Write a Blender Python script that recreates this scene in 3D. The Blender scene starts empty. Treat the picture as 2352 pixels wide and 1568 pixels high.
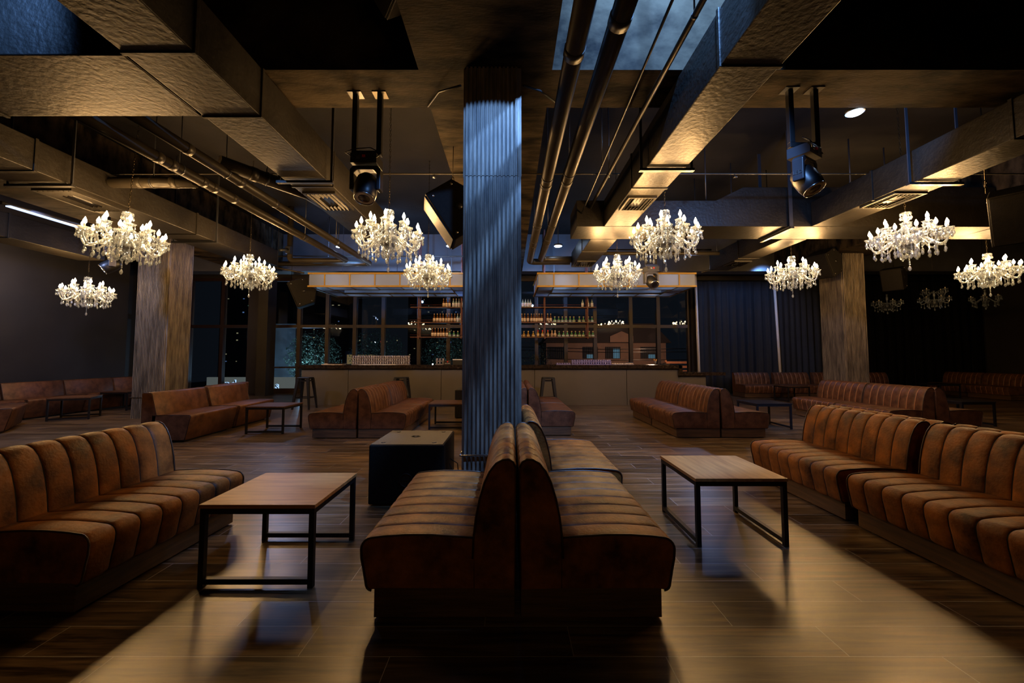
import bpy, math, random
from mathutils import Vector, Matrix
PI = math.pi
scene = bpy.context.scene
COL = scene.collection
# ---------------------------------------------------------------- camera, world, exposure
PITCH = math.atan(53.6/935)
cd = bpy.data.cameras.new('camera'); cam = bpy.data.objects.new('camera', cd); COL.objects.link(cam)
cam.location = (0, 0, 1.3); cam.rotation_euler = (PI/2+PITCH, 0, 0)
cd.sensor_width = 36; cd.lens = 935/2352*36; cd.shift_x = 6/2352; cd.shift_y = -18/2352; cd.clip_end = 400
scene.camera = cam
scene.view_settings.view_transform = 'Standard'; scene.view_settings.look = 'None'
scene.view_settings.gamma = 1; scene.view_settings.use_curve_mapping = False
scene.view_settings.exposure = 0.1
w = bpy.data.worlds.new('night'); scene.world = w; w.use_nodes = True
w.node_tree.nodes['Background'].inputs[0].default_value = (0.16, 0.19, 0.26, 1)
w.node_tree.nodes['Background'].inputs[1].default_value = 0.045
cy = scene.cycles
cy.use_denoising = True; cy.caustics_reflective = False; cy.caustics_refractive = False
cy.sample_clamp_indirect = 2.0; cy.sample_clamp_direct = 0; cy.blur_glossy = 0.5
cy.max_bounces = 6; cy.diffuse_bounces = 3; cy.glossy_bounces = 3; cy.transmission_bounces = 4; cy.transparent_max_bounces = 16
BLUE = (0.19, 0.43, 1.0); WARM = (1.0, 0.54, 0.18)

def lamp(kind, loc, power, color, radius=0.1, target=None, size=60, blend=0.5):
    ld = bpy.data.lights.new('lamp_light', kind); ld.energy = power; ld.color = color; ld.shadow_soft_size = radius
    o = bpy.data.objects.new('lamp_light', ld); COL.objects.link(o); o.location = loc
    if kind == 'SPOT': ld.spot_size = math.radians(size); ld.spot_blend = blend
    if target is not None: o.rotation_euler = (Vector(target)-Vector(loc)).to_track_quat('-Z', 'Y').to_euler()
    return o
# unseen downlights of the near bays, plus added fill and curtain lamps
lamp('SPOT', (1.42, 2.3, 4.95), 1300, BLUE, 0.05, (0.9, 4.0, 3.65), 96, 0.12)
lamp('SPOT', (-0.16, 2.55, 3.87), 110, BLUE, 0.03, (-0.16, 2.55+0.574, 3.87-0.819), 86, 0.05)
lamp('POINT', (0.0, -3.6, 3.0), 38, WARM, 0.5)  # warm fill added behind the camera, no fixture
lamp('SPOT', (-4.2, 1.2, 4.95), 420, BLUE, 0.05, (-4.3, 2.9, 3.9), 60, 0.5)
lamp('SPOT', (7.9, 12.2, 4.0), 120, BLUE, 0.06, (8.1, 14.4, 2.6), 110, 0.6)  # unseen blue spot added to light the curtain
CHAND_POWER = 165
# ---------------------------------------------------------------- materials
MATS = {}
def node_mat(name):
    m = bpy.data.materials.new(name); m.use_nodes = True
    nt = m.node_tree; b = nt.nodes['Principled BSDF']
    return m, nt, b, nt.nodes.new, nt.links.new
def mat(name, col, rough=0.5, metal=0.0, col2=None, scale=4.0, stretch=(1, 1, 1), detail=4.0, lo=0.35, hi=0.65, bump=0.0, bscale=None, coat=0.0, emit=None, estr=0.0, spec=0.5, rough2=None):
    m, nt, b, N, L = node_mat(name)
    b.inputs['Base Color'].default_value = (*col, 1); b.inputs['Roughness'].default_value = rough
    b.inputs['Metallic'].default_value = metal; b.inputs['Coat Weight'].default_value = coat
    b.inputs['Specular IOR Level'].default_value = spec
    if emit: b.inputs['Emission Color'].default_value = (*emit, 1); b.inputs['Emission Strength'].default_value = estr
    if col2 or bump or rough2:
        tc = N('ShaderNodeTexCoord'); mp = N('ShaderNodeMapping'); L(tc.outputs['Object'], mp.inputs[0]); mp.inputs['Scale'].default_value = stretch
    if col2 or rough2:
        n = N('ShaderNodeTexNoise'); n.inputs['Scale'].default_value = scale; n.inputs['Detail'].default_value = detail; n.inputs['Roughness'].default_value = 0.6
        L(mp.outputs[0], n.inputs[0]); r = N('ShaderNodeMapRange'); r.inputs[1].default_value = lo; r.inputs[2].default_value = hi; L(n.outputs[0], r.inputs[0])
        if col2:
            mx = N('ShaderNodeMix'); mx.data_type = 'RGBA'; mx.inputs[6].default_value = (*col, 1); mx.inputs[7].default_value = (*col2, 1)
            L(r.outputs[0], mx.inputs[0]); L(mx.outputs[2], b.inputs['Base Color'])
        if rough2:
            mr = N('ShaderNodeMix'); mr.inputs[2].default_value = rough; mr.inputs[3].default_value = rough2; L(r.outputs[0], mr.inputs[0]); L(mr.outputs[0], b.inputs['Roughness'])
    if bump:
        n2 = N('ShaderNodeTexNoise'); n2.inputs['Scale'].default_value = bscale or scale*6; n2.inputs['Detail'].default_value = 3
        L(mp.outputs[0], n2.inputs[0]); bp = N('ShaderNodeBump'); bp.inputs['Strength'].default_value = bump; bp.inputs['Distance'].default_value = 0.01
        L(n2.outputs[0], bp.inputs['Height']); L(bp.outputs[0], b.inputs['Normal'])
    MATS[name] = m
    return m
def emit(name, col, s):
    m = bpy.data.materials.new(name); m.use_nodes = True; nt = m.node_tree; nt.nodes.clear()
    e = nt.nodes.new('ShaderNodeEmission'); e.inputs[0].default_value = (*col, 1); e.inputs[1].default_value = s
    o = nt.nodes.new('ShaderNodeOutputMaterial'); nt.links.new(e.outputs[0], o.inputs[0])
    m.cycles.emission_sampling = 'NONE'; MATS[name] = m
    return m
mat('leather', (0.040, 0.014, 0.005), 0.46, spec=0.20, col2=(0.28, 0.104, 0.021), scale=6.0, detail=10, lo=0.33, hi=0.68, bump=0.25, bscale=60, rough2=0.52)
mat('leather_red', (0.040, 0.016, 0.008), 0.46, spec=0.3, col2=(0.120, 0.052, 0.024), scale=9.0, detail=10, lo=0.32, hi=0.70, bump=0.2, bscale=60, rough2=0.5)
mat('seam_dark', (0.008, 0.005, 0.004), 0.6); mat('seam_tan', (0.36, 0.135, 0.045), 0.5)  # seam_tan: worn far seams, with orange light put into their colour
mat('piping', (0.035, 0.017, 0.009), 0.4)
mat('plinth_wood', (0.040, 0.020, 0.009), 0.55, col2=(0.105, 0.055, 0.022), scale=2.5, stretch=(1, 1, 14), detail=6, bump=0.1)
mat('black_steel', (0.006, 0.006, 0.007), 0.42, metal=0.0, spec=0.4)
mat('table_wood', (0.24, 0.108, 0.032), 0.42, spec=0.35, col2=(0.40, 0.200, 0.062), scale=2.2, stretch=(14, 1, 14), detail=5, bump=0.03)
mat('table_dark', (0.05, 0.025, 0.014), 0.32, col2=(0.09, 0.045, 0.025), scale=2.2, stretch=(1, 14, 14), detail=5)
mat('table_black', (0.010, 0.009, 0.010), 0.28)
mat('paint_black', (0.014, 0.012, 0.010), 0.42, col2=(0.028, 0.023, 0.018), scale=1.5, bump=0.35, bscale=9, rough2=0.55)
mat('duct_black', (0.0045, 0.0038, 0.003), 0.42, spec=0.26, col2=(0.010, 0.0085, 0.0065), scale=1.3, stretch=(1, 1, 1), bump=0.5, bscale=22, rough2=0.52)
mat('pipe_black', (0.018, 0.015, 0.012), 0.40, spec=0.3, col2=(0.028, 0.024, 0.018), scale=3)
mat('concrete', (0.0045, 0.0035, 0.0025), 0.75, spec=0.06, col2=(0.048, 0.036, 0.022), scale=2.4, stretch=(0.7, 2.2, 1), detail=15, lo=0.38, hi=0.64, bump=0.35, bscale=26)
mat('beam_blue_lit', (0.035, 0.036, 0.040), 0.5, col2=(0.05, 0.052, 0.058), scale=1.5, bump=0.3, bscale=8)  # far beam only: blue light on it put into a lighter colour
mat('slab_paint', (0.005, 0.0045, 0.004), 0.7, spec=0.2, col2=(0.010, 0.009, 0.008), scale=1.2, bump=0.3, bscale=8)
mat('cladding', (0.050, 0.043, 0.036), 0.55, col2=(0.215, 0.180, 0.140), scale=2.6, stretch=(7, 7, 0.9), detail=9, lo=0.34, hi=0.68, bump=0.2, bscale=30)
mat('wall_paint', (0.018, 0.019, 0.025), 0.40, col2=(0.024, 0.025, 0.032), scale=1.2, bump=0.15, bscale=5)
mat('dark_wall', (0.012, 0.010, 0.010), 0.6, col2=(0.018, 0.015, 0.014), scale=2)
mat('column_paint', (0.022, 0.020, 0.022), 0.35, col2=(0.027, 0.024, 0.026), scale=2)
mat('window_frame', (0.020, 0.010, 0.007), 0.45, col2=(0.028, 0.013, 0.009), scale=3)
mat('bar_front', (0.080, 0.066, 0.044), 0.5, col2=(0.092, 0.076, 0.051), scale=1.2, bump=0.03)
mat('bar_top', (0.012, 0.009, 0.007), 0.16, col2=(0.03, 0.02, 0.012), scale=18)
mat('gold_paint', (0.26, 0.155, 0.022), 0.4, spec=0.3, col2=(0.32, 0.19, 0.03), scale=5)
mat('acrylic', (0.5, 0.5, 0.56), 0.3)
def sheet():
    m = MATS['acrylic']; nt = m.node_tree; N = nt.nodes.new; L = nt.links.new; b = nt.nodes['Principled BSDF']
    t = N('ShaderNodeBsdfTranslucent'); t.inputs[0].default_value = (0.75, 0.78, 0.85, 1); mx = N('ShaderNodeMixShader'); mx.inputs[0].default_value = 0.5
    b.inputs['Base Color'].default_value = (0.27, 0.32, 0.44, 1)
    L(b.outputs[0], mx.inputs[1]); L(t.outputs[0], mx.inputs[2]); L(mx.outputs[0], nt.nodes['Material Output'].inputs[0])
sheet()
mat('rust_pipe', (0.14, 0.030, 0.018), 0.55, col2=(0.045, 0.014, 0.010), scale=26, detail=6)
mat('shelf_wood', (0.12, 0.030, 0.018), 0.5, col2=(0.06, 0.02, 0.014), scale=14)
mat('curtain', (0.006, 0.009, 0.015), 0.85, col2=(0.009, 0.013, 0.021), scale=5)
mat('curtain_black', (0.0030, 0.0030, 0.0035), 0.95, col2=(0.004, 0.004, 0.0045), scale=5, spec=0.1)
mat('white_paint', (0.62, 0.60, 0.58), 0.5); mat('plastic_black', (0.010, 0.010, 0.011), 0.38, spec=0.5)
mat('fixture_black', (0.008, 0.0085, 0.010), 0.4, spec=0.35); mat('fixture_grey', (0.022, 0.024, 0.03), 0.35); mat('lens_glass', (0.004, 0.004, 0.006), 0.06, coat=1.0)
mat('speaker_paint', (0.006, 0.0055, 0.005), 0.6, spec=0.12, col2=(0.010, 0.009, 0.008), scale=40, bump=0.2, bscale=150)
mat('speaker_top_lit', (0.045, 0.038, 0.024), 0.6, col2=(0.062, 0.053, 0.034), scale=60, bump=0.2, bscale=150)  # lit copy of the black cabinet paint, tan light is in the colour
mat('silver', (0.5, 0.5, 0.5), 0.25, metal=1.0); mat('chain_metal', (0.04, 0.032, 0.02), 0.35, metal=1.0)
mat('whisky', (0.16, 0.065, 0.012), 0.08, coat=0.6); mat('clear_bottle', (0.30, 0.38, 0.32), 0.06, coat=0.6); mat('green_bottle', (0.12, 0.36, 0.14), 0.06, coat=0.6)
mat('cream_label', (0.80, 0.66, 0.44), 0.6); mat('white_label', (0.75, 0.76, 0.82), 0.5); mat('gold_liquor', (0.42, 0.25, 0.03), 0.08, coat=0.6)
mat('cork', (0.55, 0.38, 0.20), 0.6); mat('red_cap', (0.55, 0.03, 0.02), 0.4); mat('violet_glass', (0.24, 0.22, 0.48), 0.1, coat=0.6)
mat('rack_plastic', (0.40, 0.41, 0.52), 0.15, col2=(0.22, 0.17, 0.17), scale=26, coat=0.5); mat('paper', (0.62, 0.52, 0.42), 0.6)
mat('orange_drink', (0.6, 0.30, 0.06), 0.3); mat('dark_blue_plastic', (0.05, 0.06, 0.09), 0.4)
mat('house_wall', (0.40, 0.24, 0.17), 0.8, col2=(0.32, 0.20, 0.15), scale=1.5); mat('roof_tile', (0.04, 0.03, 0.03), 0.8); mat('fence_paint', (0.5, 0.2, 0.1), 0.7)
mat('tower_wall', (0.05, 0.055, 0.07), 0.8); mat('leaf', (0.12, 0.18, 0.12), 0.5); mat('bark', (0.05, 0.035, 0.025), 0.8); mat('board_paint', (0.30, 0.34, 0.36), 0.7); mat('street', (0.03, 0.03, 0.032), 0.8)
mat('candle', (0.80, 0.74, 0.62), 0.35)
emit('bulb', (1.0, 0.84, 0.58), 30.0); emit('bulb_off', (0.55, 0.7, 1.0), 0.25); emit('downlight', (0.55, 0.74, 1.0), 26.0); emit('led_strip', (0.55, 0.68, 1.0), 1.6)
emit('city_light', (1.0, 0.80, 0.42), 0.45); emit('city_blue', (0.3, 0.5, 1.0), 0.5); emit('city_green', (0.4, 1.0, 0.6), 0.4); emit('house_light', (0.35, 0.62, 0.75), 0.42); emit('sign_face', (0.45, 0.44, 0.38), 0.42); emit('sign_glow', (0.55, 0.75, 1.0), 2.2)
emit('bus_light', (1.0, 0.62, 0.25), 0.3); emit('pin_light', (0.6, 0.8, 1.0), 40.0); emit('city_red', (1.0, 0.08, 0.05), 1.5)
def crystal(name, tr, wc):
    m = bpy.data.materials.new(name); m.use_nodes = True; nt = m.node_tree; nt.nodes.clear(); N = nt.nodes.new; L = nt.links.new
    t = N('ShaderNodeBsdfTransparent'); g = N('ShaderNodeBsdfGlossy'); g.inputs['Roughness'].default_value = 0.12; g.inputs[0].default_value = (0.86, 0.93, 1.0, 1)
    d = N('ShaderNodeBsdfTranslucent'); d.inputs[0].default_value = (*wc, 1); d2 = N('ShaderNodeBsdfDiffuse'); d2.inputs[0].default_value = (*wc, 1)
    lw = N('ShaderNodeLayerWeight'); lw.inputs[0].default_value = 0.35
    md = N('ShaderNodeMixShader'); L(d.outputs[0], md.inputs[1]); L(d2.outputs[0], md.inputs[2])
    m1 = N('ShaderNodeMixShader'); m1.inputs[0].default_value = tr; L(md.outputs[0], m1.inputs[1]); L(t.outputs[0], m1.inputs[2])
    m2 = N('ShaderNodeMixShader'); r = N('ShaderNodeMapRange'); r.inputs[3].default_value = 0.18; r.inputs[4].default_value = 0.9; L(lw.outputs['Facing'], r.inputs[0]); L(r.outputs[0], m2.inputs[0]); L(m1.outputs[0], m2.inputs[1]); L(g.outputs[0], m2.inputs[2])
    o = N('ShaderNodeOutputMaterial'); L(m2.outputs[0], o.inputs[0]); MATS[name] = m
crystal('crystal', 0.55, (0.50, 0.60, 0.74)); crystal('clear_glassware', 0.75, (0.8, 0.85, 0.9))
def glass_pane():
    m = bpy.data.materials.new('window_glass'); m.use_nodes = True; nt = m.node_tree; nt.nodes.clear(); N = nt.nodes.new; L = nt.links.new
    t = N('ShaderNodeBsdfTransparent'); t.inputs[0].default_value = (0.62, 0.68, 0.72, 1); g = N('ShaderNodeBsdfGlossy'); g.inputs['Roughness'].default_value = 0.01
    f = N('ShaderNodeFresnel'); f.inputs[0].default_value = 1.5; mx = N('ShaderNodeMixShader'); L(f.outputs[0], mx.inputs[0]); L(t.outputs[0], mx.inputs[1]); L(g.outputs[0], mx.inputs[2])
    o = N('ShaderNodeOutputMaterial'); L(mx.outputs[0], o.inputs[0]); MATS['window_glass'] = m
glass_pane()
def floor_mat():
    m, nt, b, N, L = node_mat('floor_planks')
    def M(op, a, c=None, d=None):
        n = N('ShaderNodeMath'); n.operation = op
        for i, v in enumerate((a, c, d)):
            if v is None: continue
            if isinstance(v, (int, float)): n.inputs[i].default_value = v
            else: L(v, n.inputs[i])
        return n.outputs[0]
    tc = N('ShaderNodeTexCoord'); sp = N('ShaderNodeSeparateXYZ'); L(tc.outputs['Object'], sp.inputs[0])
    X, Y = sp.outputs[0], sp.outputs[1]
    yr = M('DIVIDE', M('SUBTRACT', Y, 0.0475), 0.2); row = M('FLOOR', yr); fy = M('SUBTRACT', yr, row)
    xr = M('DIVIDE', M('ADD', M('ADD', X, 0.92-0.4*-9), M('MULTIPLY', row, 0.4)), 1.2); xi = M('FLOOR', xr); fx = M('SUBTRACT', xr, xi)
    dy = M('MULTIPLY', M('MINIMUM', fy, M('SUBTRACT', 1.0, fy)), 0.2); dx = M('MULTIPLY', M('MINIMUM', fx, M('SUBTRACT', 1.0, fx)), 1.2)
    grout = M('LESS_THAN', M('MINIMUM', dx, dy), 0.0017)
    cv = N('ShaderNodeCombineXYZ'); L(xi, cv.inputs[0]); L(row, cv.inputs[1]); wn = N('ShaderNodeTexWhiteNoise'); wn.noise_dimensions = '2D'; L(cv.outputs[0], wn.inputs[0])
    gx = N('ShaderNodeCombineXYZ'); L(M('ADD', M('MULTIPLY', X, 1.6), M('MULTIPLY', wn.outputs[0], 37)), gx.inputs[0]); L(M('MULTIPLY', Y, 26), gx.inputs[1]); L(M('MULTIPLY', wn.outputs[0], 11), gx.inputs[2])
    n1 = N('ShaderNodeTexNoise'); n1.inputs['Scale'].default_value = 1.0; n1.inputs['Detail'].default_value = 7; n1.inputs['Roughness'].default_value = 0.65; n1.inputs['Distortion'].default_value = 0.35; L(gx.outputs[0], n1.inputs[0])
    cr = N('ShaderNodeValToRGB'); cr.color_ramp.elements[0].position = 0.38; cr.color_ramp.elements[0].color = (0.018, 0.011, 0.006, 1); cr.color_ramp.elements[1].position = 0.64; cr.color_ramp.elements[1].color = (0.150, 0.098, 0.050, 1); L(n1.outputs[0], cr.inputs[0])
    br = M('ADD', M('MULTIPLY', wn.outputs[0], 0.9), 0.5)
    hs = N('ShaderNodeHueSaturation'); L(br, hs.inputs['Value']); L(cr.outputs[0], hs.inputs['Color'])
    mx = N('ShaderNodeMix'); mx.data_type = 'RGBA'; L(grout, mx.inputs[0]); L(hs.outputs[0], mx.inputs[6]); mx.inputs[7].default_value = (0.36, 0.36, 0.38, 1); L(mx.outputs[2], b.inputs['Base Color'])
    n2 = N('ShaderNodeTexNoise'); n2.inputs['Scale'].default_value = 3.0; n2.inputs['Detail'].default_value = 5; L(tc.outputs['Object'], n2.inputs[0])
    b.inputs['Specular IOR Level'].default_value = 0.62
    L(M('ADD', M('MULTIPLY', n2.outputs[0], 0.13), 0.245), b.inputs['Roughness'])
    bp = N('ShaderNodeBump'); bp.inputs['Strength'].default_value = 0.12; bp.inputs['Distance'].default_value = 0.004; n3 = N('ShaderNodeTexNoise'); n3.inputs['Scale'].default_value = 1.0; n3.inputs['Detail'].default_value = 3; g3 = N('ShaderNodeCombineXYZ'); L(M('MULTIPLY', X, 3.0), g3.inputs[0]); L(M('MULTIPLY', Y, 60), g3.inputs[1]); L(wn.outputs[0], g3.inputs[2]); L(g3.outputs[0], n3.inputs[0]); L(M('SUBTRACT', M('MULTIPLY', n3.outputs[0], 0.5), M('MULTIPLY', grout, 0.8)), bp.inputs['Height']); L(bp.outputs[0], b.inputs['Normal'])
    MATS['floor_planks'] = m
floor_mat()
# ---------------------------------------------------------------- mesh building
class MB:
    def __init__(s): s.v = []; s.f = []; s.m = []; s.s = []; s.mats = []; s.cur = 0
    def mat(s, name):
        if name not in s.mats: s.mats.append(name)
        s.cur = s.mats.index(name); return s
    def face(s, idx, sm=False): s.f.append(tuple(idx)); s.m.append(s.cur); s.s.append(sm)
    def box(s, x0, x1, y0, y1, z0, z1, M=None):
        b = len(s.v); P = [(x0,y0,z0),(x1,y0,z0),(x1,y1,z0),(x0,y1,z0),(x0,y0,z1),(x1,y0,z1),(x1,y1,z1),(x0,y1,z1)]
        s.v += [tuple(M @ Vector(p)) if M else p for p in P]
        for q in ((0,3,2,1),(4,5,6,7),(0,1,5,4),(1,2,6,5),(2,3,7,6),(3,0,4,7)): s.face([b+i for i in q])
        return s
    def tube(s, pts, r, n=8, cap=True, sm=True):
        pts = [Vector(p) for p in pts]; rr = r if isinstance(r, (list, tuple)) else [r]*len(pts); b = len(s.v); up = None
        for i, p in enumerate(pts):
            d = (pts[min(i+1, len(pts)-1)]-pts[max(i-1, 0)]).normalized()
            if up is None: up = Vector((0, 0, 1)) if abs(d.z) < 0.9 else Vector((1, 0, 0))
            a = d.cross(up).normalized(); c = a.cross(d).normalized(); up = c
            for k in range(n):
                t = 2*PI*k/n; s.v.append(tuple(p+a*math.cos(t)*rr[i]+c*math.sin(t)*rr[i]))
        for i in range(len(pts)-1):
            for k in range(n):
                k2 = (k+1) % n; s.face((b+i*n+k, b+i*n+k2, b+(i+1)*n+k2, b+(i+1)*n+k), sm)
        if cap: s.face([b+k for k in range(n)][::-1]); s.face([b+(len(pts)-1)*n+k for k in range(n)])
        return s
    def lathe(s, prof, n=16, o=(0, 0, 0), sm=True, M=None, star=0):
        b = len(s.v); o = Vector(o)
        for (r, z) in prof:
            for k in range(n):
                t = 2*PI*k/n; q = r*(1+(star if k % 2 else -star)); p = Vector((q*math.cos(t), q*math.sin(t), z)); s.v.append(tuple((M @ p if M else p)+o))
        for i in range(len(prof)-1):
            for k in range(n):
                k2 = (k+1) % n; s.face((b+i*n+k, b+i*n+k2, b+(i+1)*n+k2, b+(i+1)*n+k), sm)
        if prof[0][0] > 1e-4: s.face([b+k for k in range(n)][::-1])
        if prof[-1][0] > 1e-4: s.face([b+(len(prof)-1)*n+k for k in range(n)])
        return s
    def prism(s, poly, axis, a0, a1, M=None):   # poly in the two other axes (in order), extruded along axis
        b = len(s.v); n = len(poly)
        for a in (a0, a1):
            for (p, q) in poly:
                c = {'x': (a, p, q), 'y': (p, a, q), 'z': (p, q, a)}[axis]; s.v.append(tuple(M @ Vector(c)) if M else c)
        s.face(range(b, b+n)); s.face(range(b+2*n-1, b+n-1, -1))
        for i in range(n): j = (i+1) % n; s.face((b+i, b+n+i, b+n+j, b+j))
        return s
    def octa(s, p, r, h):
        s.lathe([(0.0, h/2), (r, 0), (0.0, -h/2)], 4, p, sm=False)
    def data(s, name, bevel=0):
        me = bpy.data.meshes.new(name); me.from_pydata(s.v, [], s.f)
        for m in (s.mats or ['paint_black']): me.materials.append(MATS[m])
        me.polygons.foreach_set('material_index', s.m); me.polygons.foreach_set('use_smooth', s.s); me.validate(); me.update()
        import bmesh
        bm = bmesh.new(); bm.from_mesh(me); bmesh.ops.remove_doubles(bm, verts=bm.verts, dist=1e-5); bmesh.ops.recalc_face_normals(bm, faces=bm.faces); bm.to_mesh(me); bm.free()
        return me
    def obj(s, name, parent=None, bevel=0):
        return link(name, s.data(name), parent, bevel)
def link(name, data, parent=None, bevel=0):
    o = bpy.data.objects.new(name, data); COL.objects.link(o); o.parent = parent
    if bevel:
        md = o.modifiers.new('bevel', 'BEVEL'); md.width = bevel; md.segments = 2; md.limit_method = 'ANGLE'; md.angle_limit = math.radians(40)
    return o
def tag(o, label=None, cat=None, group=None, kind=None):
    if label: o['label'] = label
    if cat: o['category'] = cat
    if group: o['group'] = group
    if kind: o['kind'] = kind
    return o
def root(name, loc, rz=0, label=None, cat=None, group=None):
    o = bpy.data.objects.new(name, None); COL.objects.link(o); o.location = loc; o.rotation_euler = (0, 0, rz); o.empty_display_size = 0.1
    return tag(o, label, cat, group)
KIDS = {}
def kids(o):
    return [c for c in COL.objects if c.parent == o]
def copy_tree(o, loc=None, rz=None, label=None, group=None, tree=None):
    c = o.copy(); COL.objects.link(c)
    if loc is not None: c.location = loc
    if rz is not None: c.rotation_euler = (0, 0, rz)
    if label: c['label'] = label
    if group: c['group'] = group
    def rec(a, b):
        if a.name not in KIDS: KIDS[a.name] = kids(a)
        for ch in KIDS[a.name]:
            d = ch.copy(); COL.objects.link(d); d.parent = b; rec(ch, d)
    rec(o, c)
    return c
def one(mb, name, label, cat, group=None, loc=None, rz=0, bevel=0):
    o = mb.obj(name, None, bevel)
    if loc: o.location = loc; o.rotation_euler = (0, 0, rz)
    return tag(o, label, cat, group)
def struct(mb, name, parent=None, bevel=0):
    o = mb.obj(name, parent, bevel)
    if parent is None: o['kind'] = 'structure'
    return o
B = lambda m: MB().mat(m)
# ---------------------------------------------------------------- room shell
WY = 14.87; SLAB = 5.15; SOF = 3.98
struct(B('floor_planks').box(-13.2, 17.5, -5, WY+0.1, -0.1, 0), 'floor')
struct(B('slab_paint').box(-13.2, 17.5, -5, WY+0.3, SLAB, SLAB+0.2), 'ceiling')
struct(B('wall_paint').box(-11.5, -11.3, -5, 12.0, 0, SLAB), 'wall_left')
struct(B('dark_wall').box(-13.2, -11.5, 11.8, 12.0, 0, SLAB), 'wall_left_return')
struct(B('dark_wall').box(-13.4, -13.2, 12.0, WY+0.3, 0, SLAB), 'wall_left_recess')
struct(B('dark_wall').box(-13.2, 17.5, -5.2, -5, 0, SLAB), 'wall_front')
struct(B('dark_wall').box(17.3, 17.5, -5, WY+1.5, 0, SLAB), 'wall_right')
mb = B('dark_wall').box(-13.2, 6.9, WY-0.1, WY+0.2, 4.18, SLAB); mb.box(6.62, 17.5, WY-0.1, WY+0.2, 0, SLAB); struct(mb, 'wall_back')
struct(B('dark_wall').box(-11.3, -11.27, 4.0, 12.0, 0, 0.1), 'baseboard_left')
# beams
beams = []
def beam(x0, x1, y0, y1, z0=SOF, m='concrete'):
    struct(B(m).box(x0, x1, y0, y1, z0, SLAB), 'beam')
beam(-11.3, 17.3, 3.66, 4.24); beam(-0.85, 0.40, -5, 3.66); beam(-0.85, 0.40, 4.24, 12.6)
beam(-11.3, 17.3, 12.6, 13.1, SOF, 'beam_blue_lit'); beam(-8.4, -7.1, -5, 3.66); beam(-8.4, -7.1, 4.24, 12.6); beam(8.3, 9.5, -5, 3.66); beam(8.3, 9.5, 4.24, 12.6)
# clad pillars
def pillar(x0, x1, y0, y1, zt, n, joint, clamp_z):
    def prof(e):
        pts = []
        def side(ax, ay, bx, by, k):
            L = math.hypot(bx-ax, by-ay); ux, uy = (bx-ax)/L, (by-ay)/L; nx, ny = uy, -ux; p = L/k
            for i in range(k):
                for (f, d) in ((0.0, 0.0), (0.07, 0.020), (0.60, 0.020), (0.67, 0.0)):
                    pts.append((ax+ux*(i+f)*p+nx*(d+e), ay+uy*(i+f)*p+ny*(d+e)))
        kx = n; ky = max(3, round(n*(y1-y0)/(x1-x0)))
        side(x0, y0, x1, y0, kx); side(x1, y0, x1, y1, ky); side(x1, y1, x0, y1, kx); side(x0, y1, x0, y0, ky)
        return pts
    r = root('pillar', (0, 0, 0)); r['kind'] = 'structure'
    B('paint_black').box(x0+0.02, x1-0.02, y0+0.02, y1-0.02, 0, zt).obj('core', r)
    B('cladding').prism(prof(0), 'z', 0, joint).obj('lower_cladding', r); B('cladding').prism(prof(0.004), 'z', joint-0.03, zt).obj('upper_cladding', r)
    mb = B('silver'); e = 0.030
    mb.tube([(x0-e, y0-e, clamp_z), (x1+e, y0-e, clamp_z+0.015), (x1+e, y1+e, clamp_z), (x0-e, y1+e, clamp_z), (x0-e, y0-e, clamp_z)], 0.007, 6)
    mb.box((x0+x1)/2-0.02, (x0+x1)/2+0.02, y0-e-0.02, y0-e+0.01, clamp_z-0.015, clamp_z+0.05)
    mb.obj('strap_clamp', r)
    return r
pillar(-0.402, 0.087, 3.64, 4.2, SOF, 13, 2.98, 0.44)
pillar(-8.02, -7.36, 8.72, 9.35, SOF, 20, 3.05, 0.44)
pillar(8.61, 9.16, 10.42, 11.19, SOF, 15, 3.05, 0.44)
# windows
mull = [-12.9, -11.688, -10.476, -9.408, -8.76, -7.676, -6.649, -5.645, -4.608, -3.301, -2.232, -1.148, -0.08, 0.989, 2.057, 3.125, 4.433, 5.437, 6.56]
for i in range(len(mull)-1):
    a, b = mull[i], mull[i+1]; mb = B('window_frame'); hw = 0.062
    mb.box(a-hw if i == 0 else a+0.001, a+hw, WY-0.08, WY+0.08, 0, 4.18); mb.box(b-hw, b, WY-0.08, WY+0.08, 0, 4.18)
    for z0, z1 in ((0, 0.16), (2.36, 2.47), (4.08, 4.18)): mb.box(a+hw, b-hw, WY-0.07, WY+0.07, z0, z1)
    wo = struct(mb, 'window_%d' % (i+1))
    B('window_glass').box(a+hw, b-hw, WY-0.004, WY+0.004, 0.16, 2.36).obj('pane', wo); B('window_glass').box(a+hw, b-hw, WY-0.004, WY+0.004, 2.47, 4.08).obj('pane', wo)
struct(B('column_paint').box(-9.16, -8.80, 14.2, 14.66, 0, SOF), 'pillar', bevel=0.01)
struct(B('dark_wall').box(-8.50, -8.17, 13.7, 14.2, 0, SOF), 'pillar')
# ---------------------------------------------------------------- ducts, pipes, cables
def duct(x0, x1, y0, y1, z0, z1, label, seams=(), axis='y', extra=None):
    r = root('air_duct', ((x0+x1)/2, (y0+y1)/2, z0), 0, label, 'air duct')
    def bx(mb, a, b, c, d, e, f): return mb.box(a-(x0+x1)/2, b-(x0+x1)/2, c-(y0+y1)/2, d-(y0+y1)/2, e-z0, f-z0)
    body = B('duct_black')
    if extra: extra(body, lambda *q: bx(body, *q))
    else: bx(body, x0, x1, y0, y1, z0, z1)
    body.obj('duct_body', r, bevel=0.008)
    for q in seams:
        m2 = B('duct_black')
        if axis == 'y': bx(m2, x0-0.012, x1+0.012, q-0.018, q+0.018, z0-0.012, z1+0.012)
        else: bx(m2, q-0.018, q+0.018, y0-0.012, y1+0.012, z0-0.012, z1+0.012)
        m2.obj('flange', r, bevel=0.004)
    return r
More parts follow.
